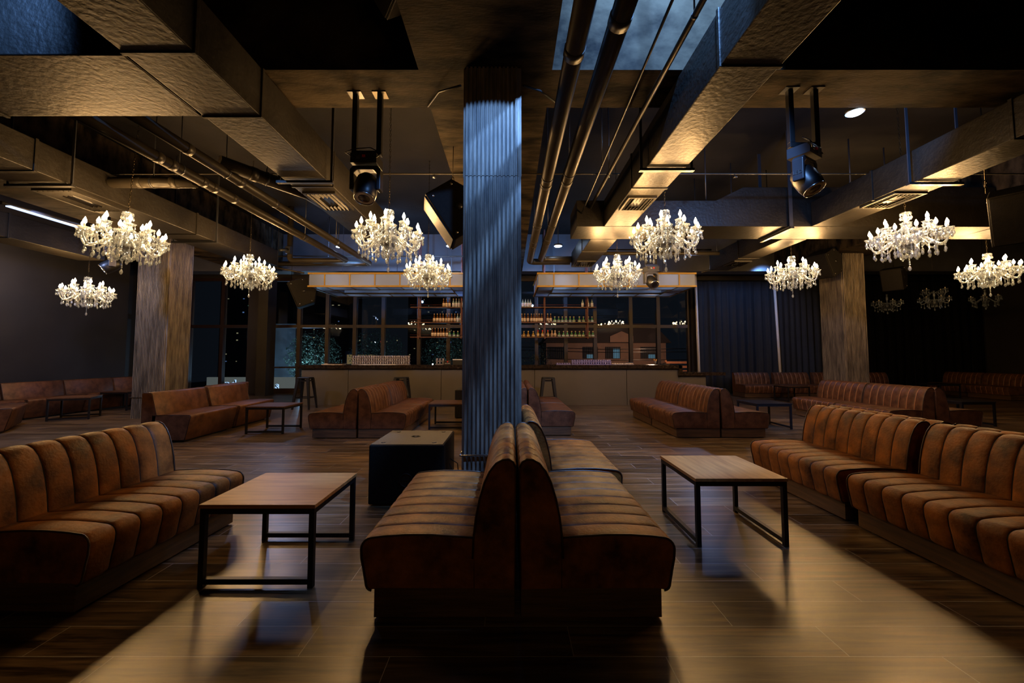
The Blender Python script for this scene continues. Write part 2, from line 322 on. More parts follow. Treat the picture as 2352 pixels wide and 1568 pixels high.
def vent(x0, x1, y0, y1, z, label):
    r = root('ceiling_vent', ((x0+x1)/2, (y0+y1)/2, z), 0, label, 'vent', 'square vents under the air ducts'); w, d = (x1-x0)/2, (y1-y0)/2
    m = B('duct_black'); t = 0.03
    m.box(-w, w, -d, -d+t, -0.03, 0); m.box(-w, w, d-t, d, -0.03, 0); m.box(-w, -w+t, -d+t, d-t, -0.03, 0); m.box(w-t, w, -d+t, d-t, -0.03, 0); m.obj('frame', r)
    B('plastic_black').box(-w+t, w-t, -d+t, d-t, -0.006, 0).obj('backing', r)
    m = B('duct_black'); k = 7
    for i in range(k):
        x = -w+t+(i+0.5)*(2*w-2*t)/k; M = Matrix.Translation((x, 0, -0.018)) @ Matrix.Rotation(0.6, 4, 'Y')
        if abs(x) < w*0.3:
            m.box(-0.003, 0.003, -d+t, -d*0.5, -0.02, 0.012, M); m.box(-0.003, 0.003, d*0.5, d-t, -0.02, 0.012, M)
        else: m.box(-0.003, 0.003, -d+t, d-t, -0.02, 0.012, M)
    m.obj('louvres', r)
ZB, ZT = 3.5, 3.95
duct(1.60, 2.055, -2.0, 6.75, ZB, ZT, 'long black overhead duct right of the clad pillar, tan lit underneath', (2.97, 5.2))
vent(1.63, 2.02, 5.45, 5.95, ZB, 'vent grille under the duct just right of the two fat pipes')
duct(-2.80, -2.28, -2.0, 7.6, ZB, ZT, 'long black air duct on the left of the clad pillar, patched seams', (2.83, 3.62, 5.15), extra=lambda m, b: b(-2.80, -2.28, -2.0, 7.6, ZB, ZT))
vent(-2.76, -2.32, 5.3, 5.95, ZB, 'vent grille under the left central duct, in front of the second chandelier')
duct(-7.0, -2.82, 2.85, 3.61, ZB, ZT, 'wide black cross duct at the upper left corner, blue light on its side', (-4.6,), axis='x')
duct(-6.30, -5.62, 3.64, 9.75, ZB, 3.88, 'black air duct on the left that ends by the left clad pillar', (4.7, 7.2))
vent(-6.25, -5.72, 5.2, 6.0, ZB, 'vent grille under the left duct, above the largest left chandelier')
duct(-9.85, -9.25, 3.0, 9.2, ZB, ZT, 'dark duct running just off the left wall', (7.4,))
def r2(m, b):
    b(1.14, 3.50, 6.76, 7.5, ZB, ZT)
    m.prism([(3.50-5.57, 0), (3.97-5.57, 0), (3.97-5.57, 0.68), (3.50-5.57, 0.45)], 'y', -0.37, 0.37); b(3.97, 8.25, 6.76, 7.5, ZB, 4.18); b(8.25, 10.0, 6.76, 7.5, ZB, 3.95)
duct(1.14, 10.0, 6.76, 7.5, ZB, ZT, 'black cross duct with a stepped top spanning the right half', (), extra=r2)
duct(5.10, 5.60, 1.0, 6.75, ZB, 3.91, 'black air duct slanting in from the right edge, strapped to the ceiling', (4.0, 5.6))
vent(5.13, 5.57, 5.3, 5.85, ZB, 'vent grille under the duct at the right edge')
duct(5.12, 5.58, 7.52, 10.3, ZB, 3.9, 'short black duct behind the stepped cross duct, right of the bar canopy', (9.0,))
vent(5.15, 5.55, 9.2, 9.7, ZB, 'vent grille above the right end of the bar')
duct(1.52, 2.02, 7.52, 9.9, ZB, 3.85, 'short black duct dropping towards the bar behind the stepped cross duct', (8.4,))
vent(1.55, 1.99, 9.2, 9.7, ZB, 'vent grille right above the right bar canopy')
def hanger(x0, x1, y, z, label, w=0.05):
    r = root('duct_hanger', ((x0+x1)/2, y, z), 0, label, 'hanger', 'steel trapeze hangers of the ducts'); h = (x1-x0)/2
    B('fixture_black').box(-h-0.02, h+0.02, -0.025, 0.025, -0.045, -0.014).obj('crossbar', r)
    for s in (-1, 1): B('fixture_grey').box(s*(h-0.005)-w/2*0.6, s*(h-0.005)+w/2*0.6, -0.006, 0.006, -0.045, SLAB-z).obj('strap', r)
hanger(5.03, 5.67, 5.0, ZB, 'strap hanger around the right edge duct, left of its vent'); hanger(1.53, 2.125, 4.62, ZB, 'strap hanger under the duct right of the fat pipes')
hanger(-2.87, -2.21, 4.95, ZB, 'strap hanger under the left central duct in front of its vent'); hanger(-6.37, -5.55, 5.05, ZB, 'strap hanger around the duct above the largest left chandelier')
hanger(-6.37, -5.55, 7.6, ZB, 'strap hanger on the left duct just before the left clad pillar')
r = root('duct_hanger', (4.74, 6.7, ZB), 0, 'strap hanger around the stepped cross duct, below the spotlight', 'hanger', 'steel trapeze hangers of the ducts')
B('fixture_black').box(-0.03, 0.03, 0.0, 0.86, -0.05, -0.014).obj('crossbar', r)
for y in (0.03, 0.83): B('fixture_grey').box(-0.03, 0.03, y-0.006, y+0.006, -0.05, SLAB-ZB).obj('strap', r)
for k, (x, y, z, lab) in enumerate(((6.0, 7.0, 4.2, 'first'), (6.9, 7.3, 4.2, 'second'), (5.3, 8.2, 3.92, 'third'), (4.4, 7.9, 3.75, 'fourth'), (3.4, 6.9, 3.97, 'fifth'), (4.0, 8.6, 3.7, 'sixth'))):
    one(B('fixture_grey').tube([(x, y, z), (x, y, SLAB)], 0.012, 6), 'hanger_rod', 'thin vertical steel rod between a black duct and the ceiling slab', 'rod', 'thin rods above the right ducts')
def pipe(name, pts, rad, label, cat='pipe', m='pipe_black', n=16, couplings=(), group=None):
    r = root(name, pts[0], 0, label, cat, group); o = Vector(pts[0])
    B(m).tube([Vector(p)-o for p in pts], rad, n).obj('pipe_body', r)
    for c in couplings:
        a, b = Vector(pts[0]), Vector(pts[1]); d = (b-a).normalized(); p = a+d*c-o
        B(m).tube([p-d*0.045, p+d*0.045], rad*1.07, n).obj('coupling', r)
    a, b = Vector(pts[0]), Vector(pts[1]); L_ = (b-a).length; k = max(1, int(L_/2.4)) if name != 'sprinkler_pipe' else 0
    for i in range(k):
        p = a+(b-a)*((i+0.5)/k)
        if 3.5 < p.y < 4.4: p = a+(b-a)*((i+0.5)/k+0.9/L_)
        q = p-o; h = MB().mat('fixture_grey').tube([q+Vector((0, 0, rad*0.6)), (q.x, q.y, SLAB-o.z)], 0.007, 5); dd = (b-a).normalized()
        h.tube([q-dd*0.012, q+dd*0.012], rad*1.08, n); h.obj('pipe_hanger', r)
    return r
def bend(a, c, b, rr=0.15, k=6):
    a, c, b = Vector(a), Vector(c), Vector(b); p = c+(a-c).normalized()*rr; q = c+(b-c).normalized()*rr
    return [p*(1-t)**2+c*2*t*(1-t)+q*t*t for t in [i/k for i in range(k+1)]]
pipe('drain_pipe', [(0.50, -2, 3.65), (0.50, 9.5, 3.65)]+bend((0.50, 9.5, 3.65), (0.50, 9.95, 3.65), (1.4, 9.95, 3.65))+[(1.5, 9.95, 3.65)], 0.077, 'fat black pipe overhead, next to the clad pillar', 'pipe', couplings=(5.0, 7.4, 9.0, 9.15, 10.4), group='fat pipes overhead')
pipe('drain_pipe', [(0.78, -2, 3.65), (0.76, 9.3, 3.65)]+bend((0.76, 9.3, 3.65), (0.76, 9.7, 3.65), (1.4, 9.7, 3.65))+[(1.5, 9.7, 3.65)], 0.075, 'fat black pipe overhead, beside the duct with the tan lit underside', 'pipe', couplings=(4.7, 7.3, 9.1, 10.2), group='fat pipes overhead')
pipe('conduit', [(1.07, 0, 3.8), (1.22, 6.74, 3.72)], 0.012, 'thin conduit overhead between the fat pipes and the duct', 'conduit', n=6)
pipe('conduit', [(1.36, -1, 3.8), (1.36, 6.7, 3.8)], 0.024, 'medium conduit hugging the duct right of the fat pipes', 'conduit', n=10)
pipe('drain_pipe', [(-4.36, 3.66, 3.75), (-4.16, 9.8, 3.75)]+bend((-4.16, 9.8, 3.75), (-4.13, 10.25, 3.75), (-5.4, 10.25, 3.75))+[(-5.3, 10.25, 3.75)]+bend((-5.3, 10.25, 3.75), (-5.6, 10.25, 3.75), (-5.6, 10.25, 4.2), 0.12)+[(-5.6, 10.25, SLAB-0.005)], 0.068, 'left one of the pipe pair behind the left ducts', 'pipe', couplings=(1.2, 1.4, 1.9, 2.1, 2.5, 4.5), group='pipe pair behind the left ducts')
pipe('drain_pipe', [(-3.82, 3.66, 3.75), (-3.66, 10.2, 3.75)]+bend((-3.66, 10.2, 3.75), (-3.65, 10.6, 3.75), (-6.2, 10.6, 3.75))+[(-6.4, 10.6, 3.75)], 0.066, 'right one of the pipe pair behind the left ducts, bending left above the bar', 'pipe', couplings=(1.0, 1.9, 2.7, 4.9), group='pipe pair behind the left ducts')
pipe('drain_pipe', [(-3.8, 5.2, 3.85), (-3.1, 6.1, 3.8), (-2.9, 7.0, 3.75)], 0.09, 'thick branch pipe running from the pipe pair towards the left central duct', 'pipe', couplings=(0.4,))
pipe('drain_pipe', [(-5.60, 5.6, 3.75), (-4.42, 5.6, 3.75)], 0.075, 'horizontal branch pipe joining the pipe pair from the left', 'pipe', couplings=(0.4, 0.9))
pipe('sprinkler_pipe', [(-6.8, 5.8, 3.967), (7.9, 5.8, 3.967)], 0.011, 'thin horizontal sprinkler pipe crossing the whole room', 'pipe', n=8)
spk = [o for o in COL.objects if o.name.startswith('sprinkler_pipe')][0]
for x in (-1.1, 1.45, 5.4, 3.3):
    o = B('silver').lathe([(0.0, 0), (0.012, 0), (0.008, -0.03), (0.03, -0.04), (0.03, -0.045), (0, -0.05)], 10).obj('sprinkler_head', spk); o.location = (x+6.8, 0, -0.012)
pipe('conduit', [(2.1, 9.4, 3.72), (4.9, 9.4, 3.72)], 0.045, 'horizontal pipe above the right bar canopy', 'conduit', n=10)
pipe('conduit', [(2.3, 9.95, 3.95), (5.0, 9.95, 3.95)], 0.02, 'thin horizontal pipe above the thicker one over the right canopy', 'conduit', n=8)
pipe('conduit', [(5.0, 10.5, 3.5), (5.9, 10.6, 3.75)], 0.02, 'slanted thin pipe at the right end of the right canopy', 'conduit', n=8)
pipe('conduit', [(-6.6, 10.3, 3.7), (-5.2, 10.2, 3.42)], 0.02, 'slanted thin pipe at the left end of the left canopy', 'conduit', n=8)
pipe('conduit', [(-7.3, 11.5, 3.95), (-6.3, 11.5, 3.95)], 0.022, 'thin blue lit pipe beside the top of the left clad pillar', 'conduit', n=8)
pipe('conduit', [(-6.6, 11.0, 4.05), (0.0, 11.0, 4.05)], 0.02, 'straight thin pipe crossing above the left bar canopy', 'conduit', n=8)
# ---------------------------------------------------------------- channelled bench sofas
def seg_arc(c, r, a0, a1, k=5):
    return [(c[0]+r*math.cos(math.radians(a0+(a1-a0)*i/k)), c[1]+r*math.sin(math.radians(a0+(a1-a0)*i/k))) for i in range(k+1)]
SL = 1.17
SEAT = [(0.205, 0.15)]+[(0.68, 0.15)]+seg_arc((0.715, 0.175), 0.028, -90, -10, 3)+[(0.757, 0.25), (0.768, 0.30)]+seg_arc((0.715, 0.345), 0.056, 0, 80, 5)+[(0.66, 0.408), (0.55, 0.415), (0.42, 0.415), (0.30, 0.408), (0.205, 0.40)]
BACK = [(0.0, 0.15), (0.21, 0.15), (0.215, 0.30), (0.212, 0.40), (0.20, 0.50), (0.182, 0.59), (0.158, 0.67), (0.132, 0.725), (0.10, 0.765), (0.066, 0.783), (0.035, 0.785), (0.012, 0.772), (0.0, 0.745)]
def norm2(poly):
    out = []
    n = len(poly)
    for i in range(n):
        a, b = poly[i-1], poly[(i+1) % n]; dx, dz = b[0]-a[0], b[1]-a[1]; l = math.hypot(dx, dz) or 1; out.append((dz/l, -dx/l))
    return out
def channel_mesh(name, poly, tuft, leather, seam, L=SL, nch=8, smooth=False):
    nr = norm2(poly); n = len(poly); mb = MB(); ys = []
    half = L/2-0.008
    if smooth: ys = [(-half, 0.012), (-half+0.012, 0.0), (0, 0), (half-0.012, 0.0), (half, 0.012)]
    else:
        p = 2*half/nch
        for j in range(nch):
            y0 = -half+j*p
            for f in (0.0, 0.025, 0.07, 0.16, 0.32, 0.5, 0.68, 0.84, 0.93, 0.975):
                g = 0.009*math.exp(-min(f, 1-f)/0.045)-0.005*math.sin(PI*f); ys.append((y0+f*p, g))
        ys.append((half, 0.009))
    for (y, g) in ys:
        for i, (x, z) in enumerate(poly):
            t = tuft[i] if not smooth else 1; edge = 0.010*math.exp(-(half-abs(y))/0.01) if not smooth else g
            d = (g*t if not smooth else 0)+(edge if not t or smooth else 0)
            mb.v.append((x-nr[i][0]*d, y, z-nr[i][1]*d))
    for j in range(len(ys)-1):
        f0 = j % 10
        mb.mat(seam if (not smooth and f0 in (9, 0) and 0 < j < len(ys)-2) else leather)
        for i in range(n):
            k = (i+1) % n
            if not smooth and not (tuft[i] and tuft[k]): mb.mat(leather)
            elif not smooth and f0 in (9, 0) and 0 < j < len(ys)-2: mb.mat(seam)
            mb.face((j*n+i, j*n+k, (j+1)*n+k, (j+1)*n+i), True)
    mb.mat(leather); mb.face(range(n-1, -1, -1)); mb.face(range((len(ys)-1)*n, len(ys)*n))
    return mb.data(name)
def pipes(poly, idx, par, r=0.0055):
    for s_ in (-1, 1): link('piping', B('piping').tube([(poly[i][0], s_*(SL/2-0.010), poly[i][1]) for i in idx], r, 6).data('piping'), par)
ts = [0, 0]+[1]*(len(SEAT)-3)+[1]; tb = [0, 0, 0]+[1]*(len(BACK)-3)
def bench_proto(leather, seam):
    r = root('bench_sofa', (0, 0, 0), 0, 'x', 'sofa')
    st = link('seat', channel_mesh('seat', SEAT, ts, leather, seam), r); pipes(SEAT, range(2, len(SEAT)), st)
    bk = link('backrest', channel_mesh('backrest', BACK, tb, leather, seam), r); pipes(BACK, range(2, len(BACK)), bk)
    B('plinth_wood').box(0.005, 0.705, -SL/2+0.02, SL/2-0.02, 0.012, 0.155).obj('plinth', r, bevel=0.003)
    m = B('plastic_black')
    for x in (0.06, 0.64):
        for y in (-0.5, 0.5): m.box(x-0.02, x+0.02, y-0.02, y+0.02, 0, 0.014)
    m.obj('glides', r)
    return r
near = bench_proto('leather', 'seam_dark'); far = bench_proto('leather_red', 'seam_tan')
SSEAT = [(0.16, 0.03), (0.645, 0.03), (0.662, 0.04), (0.735, 0.375), (0.738, 0.395), (0.725, 0.41), (0.705, 0.415), (0.45, 0.418), (0.16, 0.41)]
SBACK = [(0.0, 0.03), (0.17, 0.03), (0.235, 0.40), (0.232, 0.42), (0.155, 0.738), (0.135, 0.753), (0.02, 0.753), (0.0, 0.735)]
def smooth_proto():
    r = root('lounge_sofa', (0, 0, 0), 0, 'x', 'sofa')
    st = link('seat', channel_mesh('seat', SSEAT, [1]*9, 'leather_red', 'seam_dark', smooth=True), r); pipes(SSEAT, (2, 3, 4, 5, 6, 7, 8), st, 0.004)
    bk = link('backrest', channel_mesh('backrest', SBACK, [1]*8, 'leather_red', 'seam_dark', smooth=True), r); pipes(SBACK, (2, 3, 4, 5, 6, 7), bk, 0.004)
    B('plastic_black').box(0.05, 0.60, -0.5, 0.5, 0, 0.035).obj('plinth', r)
    return r
sm = smooth_proto()
used = set()
def put(proto, x, y, rz, label, group):        # x, y = middle of the rear bottom edge; the seat faces local +x
    if proto.name in used: return copy_tree(proto, (x, y, 0), rz, label, group)
    used.add(proto.name); proto.location = (x, y, 0); proto.rotation_euler = (0, 0, rz); tag(proto, label, 'sofa', group)
    return proto
G1 = 'brown channelled bench sofas near the camera'
put(near, 0.032, 2.66, PI, 'brown leather bench facing left, its end to the camera, before the clad pillar', G1)
put(near, 0.052, 2.66, 0, 'channelled brown leather bench facing right, back to back with the one before the clad pillar', G1)
put(near, 0.125, 3.87, 0, 'brown leather bench whose back rises right beside the clad pillar', G1)
put(near, -2.885, 2.72, -0.03, 'dark brown leather bench cut by the left edge, beside the nearest left coffee table', G1)
put(near, 3.37, 2.62, PI, 'brown leather bench cut by the right edge, in the front row of the right run', G1)
put(near, 3.37, 3.87, PI, 'brown leather bench right behind the nearest right coffee table, front row of the right run', G1)
put(near, 3.41, 2.60, 0, 'bench facing away, only its back ridge seen behind the sofa cut by the right edge', G1)
put(near, 3.41, 3.84, 0, 'bench facing away, its back ridge seen behind the far sofa of the right run', G1)
G2 = 'brown channelled benches in the middle of the room'
def block(xg, y0, names, proto=far, gap=0.012):
    for i in range(2):
        for s in (0, 1):
            put(proto, xg+(gap if s else -gap), y0+SL/2+i*(SL+0.015), 0 if s else PI, names[i*2+s], G2)
block(-2.435, 6.57, ['left facing bench of the block left of the speaker box, nearer unit', 'right facing striped bench left of the speaker box, nearer unit', 'left facing bench behind the block left of the speaker box', 'right facing striped bench touching the bar stool, farther unit of that block'])
block(0.305, 6.80, ['left facing bench hidden mostly by the clad pillar, nearer unit', 'right facing bench just right of the clad pillar, nearer unit', 'left facing bench behind the clad pillar, farther unit', 'right facing bench by the stool right of the clad pillar, farther unit'])
block(3.41, 6.62, ['left facing striped bench before the right end of the bar, nearer unit', 'right facing bench with a blue sheen beside the black topped table, nearer unit', 'left facing striped bench nearest the bar, farther unit', 'right facing bench nearest the bar, mostly behind its twin'])
block(7.13, 6.86, ['left facing bench before the right clad pillar, nearer unit with rounded end', 'right facing bench with only its seat end showing, behind the right run', 'left facing bench nearest the right clad pillar', 'right facing bench hidden behind the benches at the right clad pillar'])
G3 = 'channelled benches along the black curtains'
for i, lab in enumerate(('first bench from the bar along the blue-black curtain', 'second bench from the bar along the blue-black curtain', 'third bench along the blue-black curtain, half behind the right clad pillar', 'last bench of the curtain row, showing right of the right clad pillar')):
    put(far, 8.06+i*1.31, 13.75, -PI/2, lab, G3)
put(far, 15.6, 12.75, PI, 'dark bench cut close to the right edge, nearer of the two in the black corner', G3); put(far, 15.6, 13.96, PI, 'dark bench deeper in the black corner at the right, left one of the two', G3)
G4 = 'smooth leather lounge sofas at the left'
def along(x, y, a, d): return x-math.sin(a)*d, y+math.cos(a)*d
a = 0.045
x, y = along(-5.60, 6.22, a, 0.60); put(sm, x, y, a, 'smooth brown lounge sofa right of the left clad pillar, nearer unit', G4)
x, y = along(-5.60, 6.22, a, 1.83); put(sm, x, y, a, 'smooth brown lounge sofa right of the left clad pillar, farther unit by the window', G4)
x, y = along(-5.63, 6.22, a, 2.25); put(sm, x, y, PI+a, 'smooth dark lounge sofa facing the left windows, back to back behind the brown pair', G4)
for i, lab in enumerate(('smooth sofa along the left wall, behind the rotated coffee table', 'smooth sofa along the left wall, left of the clad pillar', 'smooth sofa along the left wall, half hidden by the left clad pillar')):
    put(sm, -10.68, 9.05+i*1.2, 0, lab, G4)
put(sm, -10.68, 7.85, 0, 'smooth sofa along the left wall cut by the left edge, its back end only', G4)
put(sm, -9.50, 7.03, 0.72, 'turned smooth sofa at the left edge with an orange lit end', G4)
# ---------------------------------------------------------------- coffee tables
def table_proto(top):
    r = root('coffee_table', (0, 0, 0), 0, 'x', 'coffee table'); hx, hy, t = 0.315, 0.325, 0.03
    B(top).box(-hx-0.006, hx+0.006, -hy-0.006, hy+0.006, 0.440, 0.462).obj('table_top', r, bevel=0.002)
    B('black_steel').box(-hx, hx, -hy, -hy+t, 0.408, 0.440).box(-hx, hx, hy-t, hy, 0.408, 0.440).box(-hx, -hx+t, -hy+t, hy-t, 0.408, 0.440).box(hx-t, hx, -hy+t, hy-t, 0.408, 0.440).obj('apron_frame', r)
    for sx in (-1, 1):
        for sy in (-1, 1):
            x, y = sx*(hx-t/2), sy*(hy-t/2); B('black_steel').box(x-t/2, x+t/2, y-t/2, y+t/2, 0, 0.408).obj('leg', r, bevel=0.001)
        x = sx*(hx-t/2); B('black_steel').box(x-t/2, x+t/2, -hy+t, hy-t, 0.02, 0.05).obj('foot_rail', r)
    return r
tw = table_proto('table_wood'); td = table_proto('table_dark'); tk = table_proto('table_black')
def put_table(p, x, y, rz, label):
    g = 'coffee tables with black steel frames'
    if p.name in used: return copy_tree(p, (x, y, 0), rz, label, g)
    used.add(p.name); p.location = (x, y, 0); p.rotation_euler = (0, 0, rz); return tag(p, label, 'coffee table', g)
put_table(tw, -1.435, 2.685, PI/2, 'light wood topped coffee table left of the front benches, nearest on the left')
put_table(tw, 1.605, 3.195, 0, 'light wood topped coffee table right of the front benches')
put_table(td, -4.15, 7.28, PI/2, 'wood topped coffee table between the smooth brown sofas and the stool')
put_table(td, -9.22, 8.72, 0.5+PI/2, 'coffee table standing askew before the sofas of the left wall')
put_table(td, -9.60, 10.25, 0.05, 'coffee table touching the left clad pillar in the view, before the wall sofas')
put_table(td, -1.13, 7.70, PI/2, 'dark coffee table just left of the clad pillar, behind the speaker box')
put_table(tk, 4.78, 7.73, 0, 'black topped coffee table right of the block near the bar')
put_table(td, 8.33, 12.1, 0, 'wood topped coffee table before the bench row of the curtain')
put_table(tk, 8.80, 8.02, 0, 'black coffee table at the right, its corner leg behind the right run')
put_table(tk, 13.6, 12.95, 0, 'black coffee table in the dark corner before the last two benches')
# ---------------------------------------------------------------- subwoofer boxes
def sub_box(x0, x1, y0, y1, h, label):
    r = root('speaker_box', ((x0+x1)/2, (y0+y1)/2, 0), 0, label, 'speaker', 'black speaker boxes on the floor'); a, b = (x1-x0)/2, (y1-y0)/2
    B('speaker_paint').box(-a, a, -b, b, 0.012, h-0.004).obj('cabinet', r, bevel=0.012)
    B('speaker_top_lit').box(-a+0.012, a-0.012, -b+0.012, b-0.012, h-0.006, h).obj('top_panel', r)
    for sx in (-1, 1):
        for sy in (-1, 1):
            B('plastic_black').lathe([(0.022, 0), (0.022, 0.003), (0, 0.003)], 14, (sx*(a-0.1), sy*(b-0.09), h)).obj('stacking_cup', r); B('plastic_black').lathe([(0.02, 0), (0.02, 0.014), (0, 0.014)], 10, (sx*(a-0.08), sy*(b-0.08), 0)).obj('foot', r)
    B('plastic_black').lathe([(0.034, 0), (0.045, 0), (0.045, 0.003), (0.034, 0.003), (0.034, 0)], 20, (0.0, 0.02, h)).lathe([(0.02, 0), (0.016, 0.004), (0, 0.004)], 14, (0, 0.02, h)).obj('pole_socket', r)
    m = B('fixture_black')
    M = Matrix.Translation((0.0, -b-0.001, h*0.42)) @ Matrix.Rotation(PI/2, 4, 'X'); m.lathe([(0.052, 0), (0.060, 0), (0.060, 0.004), (0.052, 0.004), (0.052, 0)], 24, M=M); m.box(-0.055, 0.055, -b-0.006, -b+0.001, h*0.42+0.0, h*0.42+0.006); m.obj('handle_recess', r)
    return r
sub_box(-1.237, -0.578, 3.633, 4.333, 0.53, 'black speaker box with a tan lit top, beside the clad pillar')
one(B('plastic_black').tube([(-0.57, 4.0, 0.32), (-0.50, 3.98, 0.28), (-0.46, 3.9, 0.05), (-0.46, 3.7, 0.01)], 0.005, 6).tube([(-0.57, 3.95, 0.28), (-0.52, 3.9, 0.2), (-0.50, 3.8, 0.05), (-0.47, 3.6, 0.01)], 0.005, 6), 'cable', 'thin black cables between the speaker box and the clad pillar', 'cable')
sub_box(-1.16, -0.50, 8.72, 9.35, 0.6, 'dark box behind the small table left of the clad pillar')
# ---------------------------------------------------------------- bar
br = root('bar_counter', (-0.53, 11.4, 0), 0, 'long bar counter with beige panelled front and dark stone top', 'bar counter')
def bx(m, x0, x1, y0, y1, z0, z1, name, bev=0): return B(m).box(x0+0.53, x1+0.53, y0-11.4, y1-11.4, z0, z1).obj(name, br, bev)
cuts = [-5.66, -4.384, -1.855, 0.685, 3.19, 4.60]
for i in range(5): bx('bar_front', cuts[i]+0.006, cuts[i+1]-0.006, 11.12, 11.20, 0.0, 0.99, 'front_panel', 0.002)
bx('bar_front', 4.606, 5.36, 11.16, 11.24, 0.0, 0.82, 'front_panel', 0.002); bx('plastic_black', -5.6, 5.3, 11.18, 11.72, 0.0, 0.78, 'carcass')
bx('plastic_black', -5.6, 4.55, 11.18, 11.72, 0.78, 0.985, 'carcass')
bx('bar_top', -5.72, 4.66, 11.03, 11.80, 0.985, 1.085, 'counter_top', 0.004); bx('bar_top', 4.60, 5.86, 11.06, 11.80, 0.80, 0.885, 'low_counter_top', 0.004); bx('bar_top', 4.58, 4.68, 11.03, 11.80, 0.80, 1.085, 'counter_return')
bx('bar_top', -6.78, -5.70, 11.75, 12.35, 0.98, 1.02, 'side_shelf')
# canopies
def canopy(x0, x1, label):
    y0, y1, z0, z1, t = 10.3, 12.0, 3.10, 3.43, 0.022; r = root('bar_canopy', ((x0+x1)/2, (y0+y1)/2, z0), 0, label, 'light box canopy', 'framed light box canopies above the bar'); cx, cy_ = (x0+x1)/2, (y0+y1)/2
    def b(m, nm, *q):
        M = B(m)
        for (a0, a1, b0, b1, c0, c1) in q: M.box(a0-cx, a1-cx, b0-cy_, b1-cy_, c0-z0, c1-z0)
        return M.obj(nm, r)
    for nm, z in (('lower_rail', z0), ('upper_rail', z1)):
        b('gold_paint', nm, (x0-0.03, x1+0.03, y0-t, y0+t, z-t, z+t), (x0-0.03, x1+0.03, y1-t, y1+t, z-t, z+t), (x0-t, x0+t, y0+t, y1-t, z-t, z+t), (x1-t, x1+t, y0+t, y1-t, z-t, z+t))
    k = 6 if x0 > 0 else 6; xs = [x0+0.40+i*0.64 for i in range(6)]
    for xq in xs: b('gold_paint', 'upright', (xq-0.014, xq+0.014, y0-0.016, y0+0.016, z0+t, z1-t))
    for xq in (x0, x1): b('gold_paint', 'upright', (xq-0.012, xq+0.012, y0+0.55, y0+0.58, z0+t, z1-t)); b('gold_paint', 'upright', (xq-0.012, xq+0.012, y0+1.1, y0+1.13, z0+t, z1-t))
    for q in range(4):
        for yq in (y0+0.26, y1-0.26): lamp('POINT', (x0+0.6+q*(x1-x0-1.2)/3, yq, z0+0.2), 3.6, (0.62, 0.78, 1.0), 0.06)  # unseen lamps added inside the canopy to brighten its panels
    b('acrylic', 'front_panels', (x0+0.01, x1-0.01, y0+0.002, y0+0.008, z0+t, z1-t)); b('acrylic', 'rear_panels', (x0+0.01, x1-0.01, y1-0.008, y1-0.002, z0+t, z1-t)); b('acrylic', 'side_panels', (x0-0.003, x0+0.003, y0+0.01, y1-0.01, z0+t, z1-t), (x1-0.003, x1+0.003, y0+0.01, y1-0.01, z0+t, z1-t))
    i0, i1, j0, j1 = x0+0.42, x1-0.42, y0+0.5, y1-0.5
    b('acrylic', 'underside_panels', (x0+t, x1-t, y0+t, j0, z0-0.006, z0+0.002), (x0+t, x1-t, j1, y1-t, z0-0.006, z0+0.002), (x0+t, i0, j0, j1, z0-0.006, z0+0.002), (i1, x1-t, j0, j1, z0-0.006, z0+0.002))
    b('acrylic', 'well_panels', (i0, i1, j1-0.006, j1, z0+0.01, z1-0.1), (i0, i1, j0, j0+0.006, z0+0.01, z1-0.1), (i0, i1, j0, j1, z1-0.1, z1-0.09), (i0, i0+0.006, j0, j1, z0+0.01, z1-0.1), (i1-0.006, i1, j0, j1, z0+0.01, z1-0.1))
    b('gold_paint', 'well_frame', (i0-0.015, i1+0.015, j0-0.015, j0+0.015, z0-0.018, z0+0.02), (i0-0.015, i1+0.015, j1-0.015, j1+0.015, z0-0.018, z0+0.02), (i0-0.015, i0+0.015, j0, j1, z0-0.018, z0+0.02), (i1-0.015, i1+0.015, j0, j1, z0-0.018, z0+0.02))
    for xq in xs: b('gold_paint', 'cross_bar', (xq-0.012, xq+0.012, y0+t, j0-0.015, z0-0.018, z0-0.004), (xq-0.012, xq+0.012, j1+0.015, y1-t, z0-0.018, z0-0.004))
    for yq in (y0+0.7, y0+1.0):  b('gold_paint', 'cross_bar', (x0+t, i0-0.015, yq-0.01, yq+0.01, z0-0.018, z0-0.004), (i1+0.015, x1-t, yq-0.01, yq+0.01, z0-0.018, z0-0.004))
    for xq in (x0+0.5, (x0+x1)/2, x1-0.5): b('fixture_black', 'hanger_wire', (xq-0.006, xq+0.006, cy_-0.006, cy_+0.006, z1+0.0, SLAB)); 
canopy(-5.115, -1.10, 'gold framed white light box over the left half of the bar'); canopy(0.735, 4.745, 'gold framed white light box over the right half of the bar')
# hanging bottle rack
rk = root('hanging_shelf', (-0.18, 12.25, 1.88), 0, 'rust red steel bottle rack hanging above the bar', 'bottle rack'); sx, sy, sz = -0.18, 12.25, 1.88
SHZ = (2.80, 2.345, 1.905)
for xq in (-2.72, -1.44, -0.16, 1.06, 2.34):
    for yq in (12.13, 12.37): B('rust_pipe').box(xq-sx-0.018, xq-sx+0.018, yq-sy-0.018, yq-sy+0.018, -0.04, SLAB-sz).obj('upright', rk)
for z in SHZ:
    B('shelf_wood').box(-2.96-sx, 2.60-sx, -0.14, 0.14, z-sz-0.028, z-sz-0.002).obj('shelf_board', rk)
    B('rust_pipe').tube([(-2.96-sx, -0.15, z-sz+0.055), (2.60-sx, -0.15, z-sz+0.055)], 0.006, 6).obj('guard_rail', rk)
for xq in (-2.72, 1.06, 2.34, -1.44): pass
